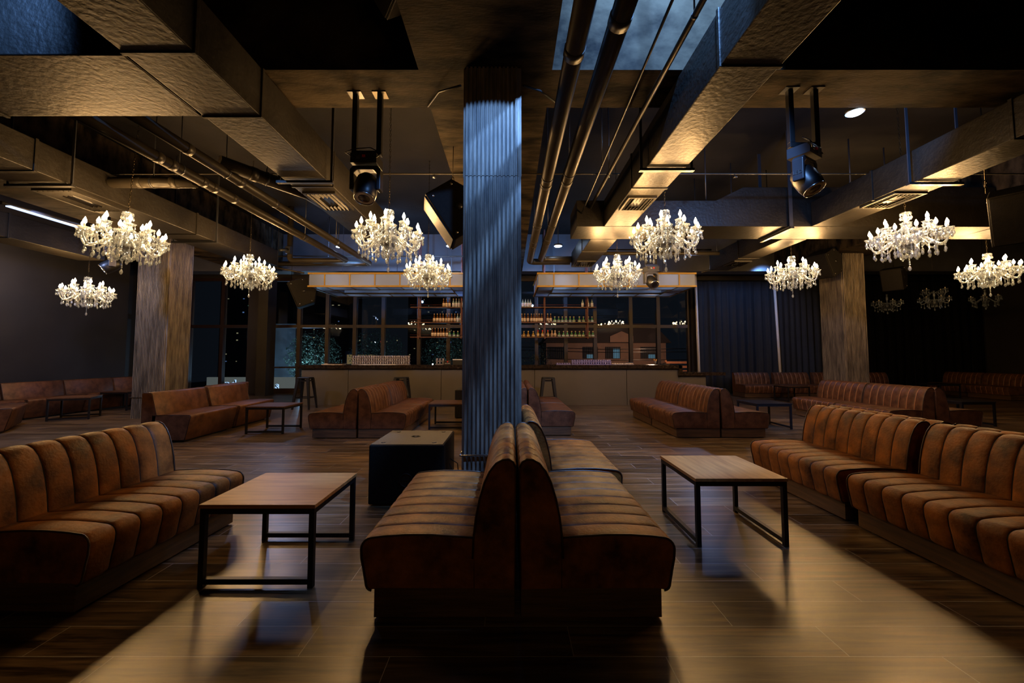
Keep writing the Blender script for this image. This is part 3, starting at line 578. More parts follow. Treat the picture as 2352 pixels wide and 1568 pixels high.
# bottles
def bottle(kind):
    if kind in ('whisky', 'white', 'clear'):
        body = {'whisky': 'whisky', 'white': 'clear_bottle', 'clear': 'clear_bottle'}[kind]
        prof = [(0.036, 0), (0.038, 0.01), (0.038, 0.135), (0.030, 0.16), (0.015, 0.185), (0.013, 0.235)]; cap = [(0.016, 0.235), (0.016, 0.265), (0, 0.267)]; lab = [(0.0388, 0.03), (0.0392, 0.032), (0.0392, 0.12), (0.0388, 0.122)]
        lm = 'cream_label' if kind == 'whisky' else 'white_label'; cm = {'whisky': 'cork', 'white': 'plastic_black', 'clear': 'cork'}[kind]
    elif kind in ('squat', 'gold'):
        body = 'green_bottle' if kind == 'squat' else 'gold_liquor'
        prof = [(0.044, 0), (0.048, 0.012), (0.046, 0.06), (0.034, 0.085), (0.014, 0.11), (0.013, 0.145)]; cap = [(0.013, 0.145), (0.021, 0.152), (0.021, 0.175), (0, 0.18)]; lab = [(0.0484, 0.02), (0.0488, 0.022), (0.047, 0.052), (0.0465, 0.054)]; lm, cm = ('white_label', 'cork') if kind == 'squat' else ('cream_label', 'cork')
    elif kind == 'red':
        body = 'gold_liquor'; prof = [(0.040, 0), (0.042, 0.01), (0.042, 0.10), (0.03, 0.125), (0.014, 0.14), (0.013, 0.16)]; cap = [(0.016, 0.16), (0.024, 0.165), (0.018, 0.205), (0, 0.21)]; lab = [(0.0425, 0.03), (0.043, 0.032), (0.043, 0.09), (0.0425, 0.092)]; lm, cm = 'cream_label', 'red_cap'
    else:
        body = 'cork'; prof = [(0.025, 0), (0.042, 0.02), (0.048, 0.06), (0.040, 0.10), (0.016, 0.125), (0.013, 0.15)]; cap = [(0.015, 0.15), (0.020, 0.165), (0.014, 0.20), (0, 0.205)]; lab = [(0.0488, 0.045), (0.049, 0.047), (0.049, 0.07), (0.0485, 0.072)]; lm, cm = 'cream_label', 'cork'
    r = root('bottle', (0, 0, 0), 0, 'x', 'bottle')
    B(body).lathe(prof, 12).obj('bottle_glass', r); B(cm).lathe(cap, 10).obj('bottle_cap', r); B(lm).lathe(lab, 12).obj('label_band', r)
    return r
bp = {}
def rowb(kind, pxs, z, label, group, y=12.25, s=1.0):
    for px in pxs:
        x = (px-1170)*12.2/935*1.0
        if kind not in bp:
            bp[kind] = bottle(kind); o = bp[kind]; tag(o, label, 'bottle', group); o.location = (x, y, z)
        else: o = copy_tree(bp[kind], (x, y, z), 0, label, group)
zt_, zm_, zb_ = (z-0.0005 for z in SHZ)
rowb('whisky', [1017.5, 1024, 1030.5], zt_, 'cream labelled whisky bottle on the top shelf left of the clad pillar', 'three whisky bottles, top shelf left')
rowb('clear', [1040, 1046.4, 1053, 1059.5], zt_, 'clear bottle with white label and cork on the top shelf left of the clad pillar', 'clear bottles, top shelf left')
rowb('white', [1195, 1201.2, 1207.2, 1213.2, 1219], zt_, 'white labelled bottle in the close row on the top shelf right of the clad pillar', 'white bottles beside the pillar, top shelf')
rowb('white', [1339.8], zt_, 'white labelled bottle just left of the right outer upright, top shelf', 'white bottles at the right end, top shelf'); rowb('white', [1352.5, 1361.5], zt_, 'white labelled bottle right of the outer upright, top shelf', 'last white bottles, top shelf')
rowb('whisky', [996, 1003.2, 1010, 1016.4, 1023.5, 1029.8, 1036.3, 1043.5], zm_, 'cream labelled whisky bottle, middle shelf left of the clad pillar', 'whisky bottles, middle shelf left')
rowb('clear', [1050, 1056.5], zm_, 'white labelled clear bottle, middle shelf, touching the left edge of the clad pillar', 'clear bottles, middle shelf left')
rowb('whisky', [1198.8, 1205.5, 1213, 1221, 1227.2, 1233, 1239, 1245, 1258.6, 1265.5], zm_, 'cream labelled whisky bottle on the middle shelf right of the clad pillar', 'whisky bottles, middle shelf right')
rowb('squat', [1275, 1284, 1292.5, 1301, 1310.5, 1319, 1332, 1341.5, 1352.5, 1361], zm_, 'squat green glass bottle in the right part of the middle shelf', 'squat green bottles, middle shelf')
rowb('whisky', [992, 998.4, 1005.5, 1011.6, 1018, 1025.3], zb_, 'cream labelled whisky bottle on the lowest shelf left of the clad pillar', 'whisky bottles, lowest shelf left')
rowb('squat', [1032.3, 1041.8, 1051], zb_, 'squat green bottle on the lowest shelf left of the clad pillar', 'squat green bottles, lowest shelf left')
rowb('gold', [1195, 1203.5, 1213.5, 1225], zb_, 'squat golden liquor bottle on the lowest shelf beside the clad pillar', 'golden bottles, lowest shelf')
rowb('red', [1236, 1246.5, 1258.8], zb_, 'golden bottle with a red cap on the lowest shelf', 'red capped bottles'); rowb('amphora', [1268.3, 1275.5], zb_, 'tan amphora shaped bottle on the lowest shelf', 'amphora bottles')
rowb('squat', [1285, 1295, 1304, 1313.8, 1322.5, 1332, 1341, 1354.6, 1362.8], zb_, 'squat green bottle in the long row at the right of the lowest shelf', 'squat green bottles, lowest shelf right')
# things on the bar
tumblers = {}
def glass_rack(x0, x1, y0, y1, z0, tiers, h, label, m='rack_plastic', what='clear'):
    a, d = (x1-x0)/2, (y1-y0)/2; cx_, cy2 = (x0+x1)/2, (y0+y1)/2
    for t in range(tiers):
        z = z0+t*h; mb = B('rack_plastic' if m == 'paper' else m).box(-a, a, -d, d, 0, 0.005)
        for (p0, p1, q0, q1) in ((-a, a, -d, -d+0.004), (-a, a, d-0.004, d), (-a, -a+0.004, -d+0.004, d-0.004), (a-0.004, a, -d+0.004, d-0.004)): mb.box(p0, p1, q0, q1, 0.005, 0.018)
        one(mb, 'tray', label[t] if isinstance(label, tuple) else label, 'tray', 'glass trays on the bar' , (cx_, cy2, z))
        k = int((x1-x0)/0.062)
        for i in range(k):
            for j in range(2):
                lab = 'small %s tumbler in the trays %s' % (what, 'on the left half of the bar' if x1 < -2.5 else 'beside the menu holder' if x1 < 0 else 'on the right half of the bar'); loc = (cx_-a+0.034+i*(2*a-0.068)/max(1, k-1), cy2-d+0.035+j*min(0.075, 2*d-0.07), z+0.0055)
                key = (m, h)
                if key not in tumblers:
                    tumblers[key] = one(B(m).lathe([(0.0, 0.0), (0.020, 0), (0.026, h-0.0065), (0.024, h-0.0065), (0.019, 0.004), (0, 0.004)], 8), 'tumbler', lab, 'glass', lab+'s', loc)
                else: copy_tree(tumblers[key], loc, 0, lab, lab+'s')
glass_rack(-4.37, -2.77, 11.3, 11.45, 1.085, 3, 0.085, ('lowest tray of clear tumblers on the left half of the bar', 'middle tray of clear tumblers on the left half of the bar', 'top tray of clear tumblers on the left half of the bar'))
glass_rack(1.72, 2.83, 11.3, 11.45, 1.085, 2, 0.07, ('lower tray of violet tumblers, right half of the bar', 'upper tray of violet tumblers, right half of the bar'), 'violet_glass', 'violet')
glass_rack(1.30, 1.70, 11.3, 11.45, 1.085, 1, 0.055, 'short low tray of violet glasses beside the violet stack', 'violet_glass', 'low violet')
glass_rack(2.84, 3.45, 11.3, 11.45, 1.085, 1, 0.045, 'low tray of amber lit glasses right of the violet stack', 'paper', 'amber lit')
one(B('paper').box(-0.28, 0.28, -0.15, 0.15, 0, 0.02).box(-0.22, 0.30, -0.12, 0.16, 0.02, 0.034).mat('plastic_black').box(-0.1, 0.36, -0.18, 0.0, 0.0345, 0.045), 'menu_stack', 'stack of menus and trays at the left end of the bar', 'menus', None, (-4.88, 11.35, 1.085), 0.05)
one(B('white_label').box(-0.5, 0.5, -0.1, 0.1, 0, 0.012).mat('paper').box(0.3, 0.46, -0.06, 0.04, 0.012, 0.02), 'bar_mat', 'pale cloth laid before the stacked tumblers', 'cloth', None, (-3.6, 11.18, 1.085), 0)
glass_rack(-2.08, -1.84, 11.48, 11.63, 1.085, 2, 0.09, ('lower tray of the small glass stack by the napkin holder', 'upper tray of the small glass stack by the napkin holder'))
r = root('napkin_holder', (-1.72, 11.4, 1.085), 0, 'black napkin holder with a red round emblem and white lettering', 'napkin holder')
B('plastic_black').box(-0.10, 0.10, -0.06, 0.06, 0, 0.115).obj('holder_body', r, bevel=0.004)
B('red_cap').lathe([(0.022, 0), (0.022, 0.002), (0, 0.002)], 16, (0, -0.06, 0.085), M=Matrix.Rotation(PI/2, 4, 'X')).obj('emblem', r)
def text(s, size, loc, m, parent, name='lettering', rx=PI/2, rz=0, ext=0.001, bev=0):
    c = bpy.data.curves.new(name, 'FONT'); c.body = s; c.size = size; c.align_x = 'CENTER'; c.extrude = ext; c.offset = bev; c.materials.append(MATS[m])
    t = bpy.data.objects.new('tmp', c); COL.objects.link(t); bpy.context.view_layer.update(); me = bpy.data.meshes.new_from_object(t.evaluated_get(bpy.context.evaluated_depsgraph_get())); bpy.data.objects.remove(t)
    o = link(name, me, parent); o.location = loc; o.rotation_euler = (rx, 0, rz); return o
text('BACARDI', 0.034, (0, -0.062, 0.025), 'white_label', r)
r = root('till', (-1.40, 11.45, 1.085), 0, 'dark till with a pale tray at the left side of the clad pillar', 'till'); B('plastic_black').box(-0.18, 0.18, -0.1, 0.1, 0, 0.13).obj('till_body', r); B('white_label').box(-0.18, 0.18, -0.1, 0.1, 0.13, 0.155).obj('till_tray', r)
one(B('plastic_black').box(-0.03, 0.03, -0.03, 0.03, 0, 0.03).mat('pin_light').lathe([(0.016, 0.0), (0.016, 0.003), (0, 0.003)], 12, (0, -0.03, 0.02), M=Matrix.Rotation(PI/2, 4, 'X')), 'work_lamp', 'tiny bright blue-white work lamp on the bar', 'lamp', None, (-2.10, 11.2, 1.085))
r = root('drink_cup', (4.06, 11.35, 1.085), 0, 'clear cup of orange straws on the right end of the bar', 'cup'); B('clear_glassware').lathe([(0.028, 0), (0.036, 0.11), (0.033, 0.11), (0.026, 0.005)], 14).obj('cup_wall', r)
m = B('orange_drink')
for k in range(9): t = k*0.7; m.tube([(0.010*math.cos(t), 0.010*math.sin(t), 0.012), (0.040*math.cos(t), 0.040*math.sin(t), 0.14+0.01*(k % 3))], 0.006, 6)
m.obj('straws', r)
one(B('dark_blue_plastic').lathe([(0.075, 0), (0.10, 0.06), (0.096, 0.06), (0.07, 0.006), (0, 0.006)], 20), 'bowl', 'dark blue bowl on the right half of the bar', 'bowl', None, (3.28+0.15, 11.65, 1.085))
one(B('plastic_black').box(-0.12, 0.12, -0.05, 0.05, 0, 0.03).mat('bar_top').tube([(-0.06, 0, 0.03), (0.05, 0.02, 0.05)], 0.012, 8), 'card_reader', 'small dark objects at the right end of the upper counter', 'card reader', None, (4.38, 11.5, 1.085))
# stools
def stool_proto():
    r = root('bar_stool', (0, 0, 0), 0, 'x', 'bar stool'); h = 0.79
    mb = B('black_steel').prism([(-0.135, -0.155), (0.135, -0.155), (0.155, -0.135), (0.155, 0.135), (0.135, 0.155), (-0.135, 0.155), (-0.155, 0.135), (-0.155, -0.135)], 'z', h-0.035, h); mb.obj('seat', r, bevel=0.01)
    for sx_ in (-1, 1):
        for sy_ in (-1, 1):
            m = MB().mat('black_steel'); b = len(m.v)
            for z, o, w_ in ((0, 0.215, 0.018), (0.25, 0.195, 0.024), (h-0.03, 0.14, 0.034)):
                for (dx, dy) in ((-w_, -w_), (w_, -w_), (w_, w_), (-w_, w_)): m.v.append((sx_*o+dx-sx_*w_*0.5, sy_*o+dy-sy_*w_*0.5, z))
            for i in range(2):
                for k in range(4): k2 = (k+1) % 4; m.face((i*4+k, i*4+k2, i*4+4+k2, i*4+4+k))
            m.face((3, 2, 1, 0)); m.face((8, 9, 10, 11)); m.obj('leg', r)
    for z, o in ((0.27, 0.185), (h-0.10, 0.145)):
        B('black_steel').box(-o, o, -o-0.006, -o+0.006, z, z+0.025).box(-o, o, o-0.006, o+0.006, z, z+0.025).box(-o-0.006, -o+0.006, -o, o, z, z+0.025).box(o-0.006, o+0.006, -o, o, z, z+0.025).obj('footrest', r)
    return r
sp = stool_proto(); sp.location = (-5.16, 10.35, 0); tag(sp, 'black metal bar stool at the left end of the bar', 'bar stool', 'black metal bar stools')
copy_tree(sp, (-2.75, 10.42, 0), 0, 'black metal bar stool mostly behind the striped bench left of the clad pillar'); copy_tree(sp, (0.98, 10.35, 0), 0, 'black metal bar stool right of the clad pillar')
# ---------------------------------------------------------------- curtains and poles
def curtain(name, x0, x1, y, z0, z1, m, amp, per, label, seed=1, yend=None):
    rnd = random.Random(seed); mb = B(m); n = int((x1-x0)/0.03); ph = rnd.random()*6; rows = 7; vv = []
    for j in range(rows):
        t = j/(rows-1)
        for i in range(n+1):
            u = i/n; x = x0+(x1-x0)*u; a = amp*(0.5+0.5*math.sin(x*1.7+seed)**2)*(0.65+0.5*t)
            yy = y+(0 if yend is None else (yend-y)*u)+a*math.sin(x*2*PI/per+ph+0.9*math.sin(x*3.1)+0.25*t*math.sin(x*5))+0.3*a*math.sin(x*2*PI/per*2.3)
            mb.v.append((x, yy, z1+(z0-z1)*t))
    for j in range(rows-1):
        for i in range(n): mb.face((j*(n+1)+i, j*(n+1)+i+1, (j+1)*(n+1)+i+1, (j+1)*(n+1)+i), True)
    o = mb.obj(name); md = o.modifiers.new('thickness', 'SOLIDIFY'); md.thickness = 0.004
    return tag(o, label, 'curtain')
curtain('curtain', 6.66, 9.25, 14.45, 0.02, 4.0, 'curtain', 0.07, 0.30, 'blue-black pleated curtain right of the bar, between the two white poles', 2)
curtain('curtain', 9.30, 12.2, 14.5, 0.02, 4.0, 'curtain', 0.06, 0.22, 'blue-black pleated curtain between the second white pole and the right clad pillar', 5)
curtain('curtain', 12.1, 17.2, 14.72, 0.02, 4.6, 'curtain_black', 0.05, 0.35, 'black curtain closing the dark corner at the far right', 8)
one(B('curtain_black').tube([(6.6, 14.45, 4.03), (17.2, 14.5, 4.03)], 0.02, 8), 'curtain_rail', 'black rail along the top of the curtains', 'rail')
one(B('white_paint').tube([(6.50, 14.1, 4.4), (6.56, 14.1, 0.0)], 0.042, 12), 'pole', 'white pole at the right end of the bar windows', 'pole', 'white poles at the curtains'); one(B('white_paint').tube([(9.24, 14.1, 4.4), (9.37, 14.1, 0.0)], 0.042, 12), 'pole', 'white pole in front of the middle of the curtain', 'pole', 'white poles at the curtains')
# ---------------------------------------------------------------- chandeliers
def drop(mb, p, s=1.0):
    mb.lathe([(0.0, 0.0), (0.010*s, -0.020*s), (0.013*s, -0.032*s), (0.008*s, -0.045*s), (0.0, -0.052*s)], 6, p, sm=False)
def strand(mb, p, n, gap=0.020, s=1.0, big=True):
    s *= 1.25
    for i in range(n): mb.octa((p[0], p[1], p[2]-i*gap-gap/2), 0.0075*s, 0.016*s)
    if big: drop(mb, (p[0], p[1], p[2]-n*gap), s)
def arm_meshes(R, z_hub, dip, z_pan, r0, seed):
    k = 14; pts = []; 
    for i in range(k+1):
        t = i/k; x = r0+(R-r0)*(1-(1-t)**1.7) if t < 0.72 else None
        pts.append(t)
    P = [(r0, z_hub), (r0+(R-r0)*0.22, z_hub+0.035), (r0+(R-r0)*0.45, z_hub-0.02), (r0+(R-r0)*0.68, z_hub-dip), (r0+(R-r0)*0.88, z_hub-dip-0.012), (R, z_hub-dip*0.35), (R+0.005, z_pan-0.03), (R, z_pan-0.008)]
    sm_ = []
    for i in range(len(P)-1):
        for q in range(3):
            t = q/3; p0, p1, p2, p3 = P[max(i-1, 0)], P[i], P[i+1], P[min(i+2, len(P)-1)]
            f = lambda a, b, c, d: 0.5*((2*b)+(-a+c)*t+(2*a-5*b+4*c-d)*t*t+(-a+3*b-3*c+d)*t**3)
            sm_.append((f(p0[0], p1[0], p2[0], p3[0]), 0, f(p0[1], p1[1], p2[1], p3[1])))
    sm_.append((P[-1][0], 0, P[-1][1]))
    tube = B('crystal').tube(sm_, 0.0125, 7)
    pan = B('crystal').lathe([(0.010, z_pan-0.03), (0.022, z_pan-0.022), (0.020, z_pan-0.008), (0.054, z_pan+0.006), (0.068, z_pan+0.022), (0.063, z_pan+0.020), (0.044, z_pan+0.004), (0.012, z_pan)], 14, (R, 0, 0), sm=False, star=0.05)
    cnd = B('candle').lathe([(0.0115, z_pan), (0.0115, z_pan+0.062), (0.0135, z_pan+0.064), (0, z_pan+0.066)], 10, (R, 0, 0))
    blb = [(0.008, z_pan+0.066), (0.018, z_pan+0.080), (0.0215, z_pan+0.095), (0.018, z_pan+0.113), (0.010, z_pan+0.130), (0.003, z_pan+0.150), (0, z_pan+0.152)]
    dr = []
    def sd(*q):
        m_ = B('crystal'); strand(m_, *q); dr.append(m_)
    for a in (0, 1, 2, 3, 4):
        t = 2*PI*a/5+0.4; sd( (R+0.054*math.cos(t), 0.054*math.sin(t), z_pan+0.012), 2+(a+seed) % 2, 0.018)
    i = 3; q = P[3]; sd((q[0], 0, q[1]-0.012), 4, 0.018, 1.25); sd((P[4][0]+0.01, 0, P[4][1]-0.01), 2, 0.018, 1.1)
    n = 9                                            # bead garland to the next arm pan
    return tube, pan, cnd, blb, dr
def chandelier_proto(lit=True, tiers=None):
    r = root('chandelier', (0, 0, 0), 0, 'x', 'chandelier')
    col = B('crystal').lathe([(0.0, 0.40), (0.045, 0.405), (0.062, 0.395), (0.050, 0.375), (0.030, 0.36), (0.034, 0.35), (0.050, 0.325), (0.046, 0.30), (0.026, 0.28), (0.040, 0.265), (0.058, 0.235), (0.056, 0.20), (0.030, 0.17), (0.022, 0.10), (0.030, 0.06), (0.036, 0.0), (0.030, -0.04), (0.06, -0.055), (0.0, -0.06)], 16, sm=False, star=0.03)
    col.obj('stem', r)
    bowl = B('crystal').lathe([(0.13, 0.02), (0.155, 0.0), (0.15, -0.02), (0.115, -0.06), (0.07, -0.10), (0.035, -0.125), (0.045, -0.145), (0.03, -0.17), (0.0, -0.18)], 20, sm=False, star=0.03); bw = bowl.obj('bowl', r)
    B('silver').lathe([(0.10, -0.052), (0.105, -0.062), (0.07, -0.09), (0.0, -0.10)], 16).obj('hub_cover', bw)
    B('crystal').lathe([(0.015, 0.13), (0.075, 0.14), (0.092, 0.155), (0.088, 0.155), (0.07, 0.145), (0.012, 0.14)], 18, sm=False, star=0.05).obj('middle_dish', r)
    def pend(*q):
        m_ = B('crystal'); strand(m_, *q); m_.obj('crystal_pendant', r)
    for i in range(12):
        t = 2*PI*i/12; pend((0.145*math.cos(t), 0.145*math.sin(t), -0.015), 7 if i % 2 else 5, 0.021, 1.2)
    for i in range(8):
        t = 2*PI*i/8; pend((0.07*math.cos(t), 0.07*math.sin(t), -0.10), 4, 0.021, 1.2); pend((0.058*math.cos(t), 0.058*math.sin(t), 0.392), 2, 0.018, 1.0)
    for i in range(6):
        t = 2*PI*i/6; pend((0.085*math.cos(t), 0.085*math.sin(t), 0.145), 3, 0.018)
    pend((0, 0, -0.18), 8, 0.022, 1.3)
    for i in range(12):                               # bead garlands between upper and lower tier and around the rim
        gar = B('crystal'); t = 2*PI*i/12; t2 = 2*PI*(i//2)/6+PI/12
        for k in range(11):
            u = (k+0.5)/11; ra = 0.245+(0.40-0.245)*u; an = t2+(((t-t2+PI) % (2*PI))-PI)*u; z = 0.18+(0.06-0.18)*u-0.045*math.sin(PI*u); gar.octa((ra*math.cos(an), ra*math.sin(an), z), 0.0085, 0.018)
        gar.obj('bead_garland', r); gar = B('crystal')
        for k in range(6):
            u = (k+0.5)/6; an = 2*PI*(i+u)/12; gar.octa((0.40*math.cos(an), 0.40*math.sin(an), 0.055-0.05*math.sin(PI*u)), 0.0085, 0.018)
        gar.obj('bead_garland', r)
    for (n, R, zh, dip, zp, r0, off) in ((12, 0.405, 0.0, 0.10, 0.055, 0.05, 0.0), (6, 0.245, 0.13, 0.06, 0.185, 0.03, PI/12)):
        tube, pan, cnd, blb, dr = arm_meshes(R, zh, dip, zp, r0, n)
        dt, dp, dc, dd = tube.data('arm'), pan.data('drip_pan'), cnd.data('candle'), [q_.data('crystal_drop') for q_ in dr]; db = B('bulb' if lit else 'bulb_off').lathe(blb, 10, (R, 0, 0)).data('bulb')
        for i in range(n):
            a_ = link('arm', dt, r); a_.rotation_euler = (0, 0, off+2*PI*i/n)
            for nm, d in [('drip_pan', dp), ('candle', dc), ('bulb', db)]+[('crystal_drop', q_) for q_ in dd]: link(nm, d, a_)
    B('chain_metal').tube([(0, 0, 0.40), (0, 0, 0.47)], 0.004, 6).obj('hook', r)
    ch = B('chain_metal'); z = 0.46; i = 0; top = SLAB-2.90
    while z < top:
        M = Matrix.Rotation(PI/2*(i % 2), 4, 'Z'); pts = [M @ Vector((0.010*math.cos(a_), 0, z+0.022+0.022*math.sin(a_))) for a_ in [2*PI*k/8 for k in range(9)]]; ch.tube(pts, 0.0028, 4, cap=False); z += 0.036; i += 1
    ch.obj('chain', r)
    return r
chp = chandelier_proto()
CH = [(-5.13, 5.35, 2.83, 'largest lit crystal chandelier at the left, under the left duct'), (-1.61, 5.35, 2.86, 'lit crystal chandelier left of the clad pillar, under the moving head light'), (2.11, 5.42, 2.88, 'lit crystal chandelier right of the clad pillar, in front of the right bar canopy'), (5.68, 5.72, 2.96, 'lit crystal chandelier before the right clad pillar, largest on the right'),
      (-5.03, 7.8, 2.88, 'lit crystal chandelier in front of the left windows'), (-1.57, 7.8, 2.88, 'lit crystal chandelier in front of the left bar canopy, beside the clad pillar'), (2.09, 7.8, 2.88, 'smaller lit chandelier in front of the left part of the right canopy'), (5.68, 8.1, 2.92, 'lit crystal chandelier hanging before the blue-black curtain'), (9.28, 7.8, 2.90, 'lit crystal chandelier cut close to the right edge'), (-9.15, 8.76, 2.63, 'lit crystal chandelier by the left wall, lowest on the left')]
for i, (x, y, z, lab) in enumerate(CH):
    g = 'lit crystal chandeliers'
    if i == 0: chp.location = (x, y, z); chp.rotation_euler = (0.0, 0.06, 0.1); tag(chp, lab, 'chandelier', g); c = chp
    else: c = copy_tree(chp, (x, y, z), 0.37*i, lab, g)
    if i in (3, 8): c.rotation_euler = (0.0, -0.06, 0.5)
    for k_ in kids(c):
        if k_.name.startswith('chain'): k_.scale = (1, 1, (SLAB-z)/(SLAB-2.90))
    for k_ in range(6):
        t_ = PI/3*k_+0.26+0.37*i; lamp('POINT', (x+0.405*math.cos(t_), y+0.405*math.sin(t_), z+0.235), CHAND_POWER/6, WARM, 0.035)
# unlit single tier chandeliers in the dark corner
def small_chandelier(upper):
    r = root('small_chandelier', (0, 0, 0), 0, 'x', 'chandelier')
    B('crystal').lathe([(0.0, 0.30), (0.03, 0.29), (0.015, 0.25), (0.03, 0.2), (0.03, 0.14), (0.012, 0.1), (0.02, 0.0), (0.05, -0.03), (0.02, -0.08), (0, -0.1)], 12, sm=False).obj('stem', r)
    for q in [((0, 0, -0.1), 5, 0.022, 1.4)]+[((0.06*math.cos(PI*i/3+0.3), 0.06*math.sin(PI*i/3+0.3), -0.03), 4, 0.022, 1.2) for i in range(6)]:
        p = B('crystal'); strand(p, *q); p.obj('crystal_pendant', r)
    for (n, R, zh, dip, zp, r0) in ([(6, 0.30, 0.0, 0.07, 0.06, 0.02)]+([(4, 0.27, 0.22, 0.07, 0.30, 0.02)] if upper else [])):
        tube, pan, cnd, blb, dr = arm_meshes(R, zh, dip, zp, r0, n); dt, dp, dc, dd = tube.data('arm'), pan.data('drip_pan'), cnd.data('candle'), [q_.data('crystal_drop') for q_ in dr]
        for i in range(n):
            a_ = link('arm', dt, r); a_.rotation_euler = (0, 0, 2*PI*i/n+0.2)
            for nm, d in [('drip_pan', dp), ('candle', dc)]+[('crystal_drop', q_) for q_ in dd]: link(nm, d, a_)
    B('chain_metal').tube([(0, 0, 0.3), (0, 0, SLAB-2.86)], 0.004, 5).obj('cord', r)
    return r
c = small_chandelier(False); c.location = (11.2, 12.0, 2.86); tag(c, 'small unlit chandelier just right of the right clad pillar', 'chandelier', 'unlit chandeliers in the dark corner')
copy_tree(c, (14.0, 11.9, 2.98), 0.4, 'small unlit chandelier right below the lit one at the right edge')
c = small_chandelier(True); c.location = (12.5, 11.9, 2.95); tag(c, 'unlit chandelier with two tiers, middle of the dark corner', 'chandelier', 'unlit chandeliers in the dark corner')
# ---------------------------------------------------------------- moving head lights
def moving_head(x, y, ztop, h, pitch, yaw, label, wpost=0.26, brand=False, scale=1.0, plates=True, zhead=None):
    r = root('moving_head_light', (x, y, ztop), 0, label, 'stage light', 'moving head stage lights'); hp = wpost/2
    for s in (-1, 1):
        B('fixture_black').box(s*hp-0.025, s*hp+0.025, -0.025, 0.025, -h, 0).obj('post', r, bevel=0.003)
        B('chain_metal' if s > 0 else 'fixture_grey').box(s*hp-0.07, s*hp+0.07, -0.06, 0.06, -0.008, 0.0).obj('mounting_plate', r)
    B('fixture_black').box(-hp-0.025, hp+0.025, -0.025, 0.025, -h-0.05, -h).obj('crossbar', r, bevel=0.003)
    e = bpy.data.objects.new('head_unit', None); COL.objects.link(e); e.parent = r; e.location = (0, 0, -h-0.05); e.rotation_euler = (0, 0, yaw); e.scale = (scale,)*3
    B('fixture_grey').box(-0.13, 0.13, -0.10, 0.10, -0.11, -0.01).mat('silver').box(-0.07, -0.03, -0.105, -0.10, -0.07, -0.04).mat('red_cap').box(-0.01, 0.02, -0.112, -0.10, -0.06, -0.035).mat('plastic_black').box(0.03, 0.10, -0.104, -0.10, -0.09, -0.03).obj('base_box', e, bevel=0.008)
    m = B('fixture_grey'); m.prism([(-0.155, -0.36), (-0.115, -0.36), (-0.115, -0.19), (-0.08, -0.155), (0.08, -0.155), (0.115, -0.19), (0.115, -0.36), (0.155, -0.36), (0.155, -0.15), (0.12, -0.115), (-0.12, -0.115), (-0.155, -0.15)], 'y', -0.05, 0.05); m.obj('yoke', e, bevel=0.008)
    M = Matrix.Translation((0, 0, -0.31)) @ Matrix.Rotation(pitch, 4, 'X')
    hd = B('fixture_black').lathe([(0.0, 0.13), (0.07, 0.12), (0.10, 0.08), (0.112, 0.0), (0.112, -0.09), (0.10, -0.15), (0.090, -0.16), (0.088, -0.148)], 24, M=M); hd.obj('lamp_head', e)
    B('lens_glass').lathe([(0.0, -0.165), (0.05, -0.160), (0.088, -0.145), (0.0, -0.14)], 24, M=M).obj('lens', e); B('silver').lathe([(0.089, -0.157), (0.100, -0.152), (0.100, -0.160), (0.089, -0.165), (0.089, -0.157)], 24, M=M).obj('lens_ring', e)
    B('plastic_black').tube([(-0.10, -0.10, -0.06), (-0.17, -0.12, -0.02), (-0.12, -0.04, 0.06), (0.05, -0.04, 0.07), (0.17, -0.06, 0.0), (0.12, -0.11, -0.07)], 0.006, 6).obj('power_cable', e)
    if brand: text('LED', 0.05, (-0.158, 0.0, -0.30), 'silver', e, 'lettering', PI/2, -PI/2)
    return r
moving_head(-1.445, 4.02, SOF, 0.60, -0.35, 0.0, 'black moving head stage light hanging left of the clad pillar', 0.25)
moving_head(2.94, 3.95, SOF, 0.55, -0.5, 0.55, 'black moving head stage light on the right, before the dark ceiling bay', 0.25, True)
moving_head(2.95, 8.4, SLAB, 1.92, -0.9, 0.2, 'small moving head light in front of the right canopy, beside a chandelier', 0.2)
moving_head(-7.40, 7.5, SLAB, 1.78, -0.9, -0.8, 'black moving head light under the largest left chandelier', 0.25)
# ---------------------------------------------------------------- hanging speakers
def wedge_speaker(loc, rot, label, s=1.0):
    r = root('hanging_speaker', loc, 0, label, 'speaker', 'black wedge speakers hung from the ceiling'); r.rotation_euler = rot; r.scale = (s,)*3
    P = [(-0.20, -0.24), (0.08, -0.24), (0.22, 0.0), (0.08, 0.24), (-0.20, 0.24)]
    B('speaker_paint').prism(P, 'x', -0.18, 0.18).obj('cabinet', r, bevel=0.01)
    B('speaker_paint').box(-0.165, 0.165, -0.215, -0.201, -0.225, 0.225).obj('grille', r, bevel=0.003)
    for sd in (-1, 1):
        M = Matrix.Rotation(PI/2, 4, 'Y')
        for (yy, zz) in ((-0.15, -0.19), (-0.15, 0.19), (0.05, 0.2), (0.05, -0.2)): B('silver').lathe([(0.012, -0.003), (0.012, 0.003), (0, 0.004)], 10, (sd*0.181, yy, zz), M=M).obj('bolt', r)
        B('plastic_black').lathe([(0.03, -0.003), (0.03, 0.003), (0, 0.004)], 14, (sd*0.181, 0, 0), M=M).obj('pole_boss', r)
    return r
def cable_up(x, y, z, label, z1=SLAB):
    m = B('chain_metal').tube([(x, y, z), (x+0.01, y, (z+z1)/2), (x, y, z1)], 0.006, 6)
    m.tube([(x+0.02*math.cos(t*0.9), y, z+0.12+0.05*math.sin(t*0.9)) for t in range(8)], 0.004, 5); one(m, 'safety_cable', label, 'cable', 'steel speaker cables')
wedge_speaker((-0.66, 5.05, 3.12), (0.6, 0, -1.35), 'large wedge speaker peeking out left of the clad pillar', 1.35); cable_up(-0.72, 5.05, 3.42, 'looped steel cable above the wedge speaker left of the clad pillar')
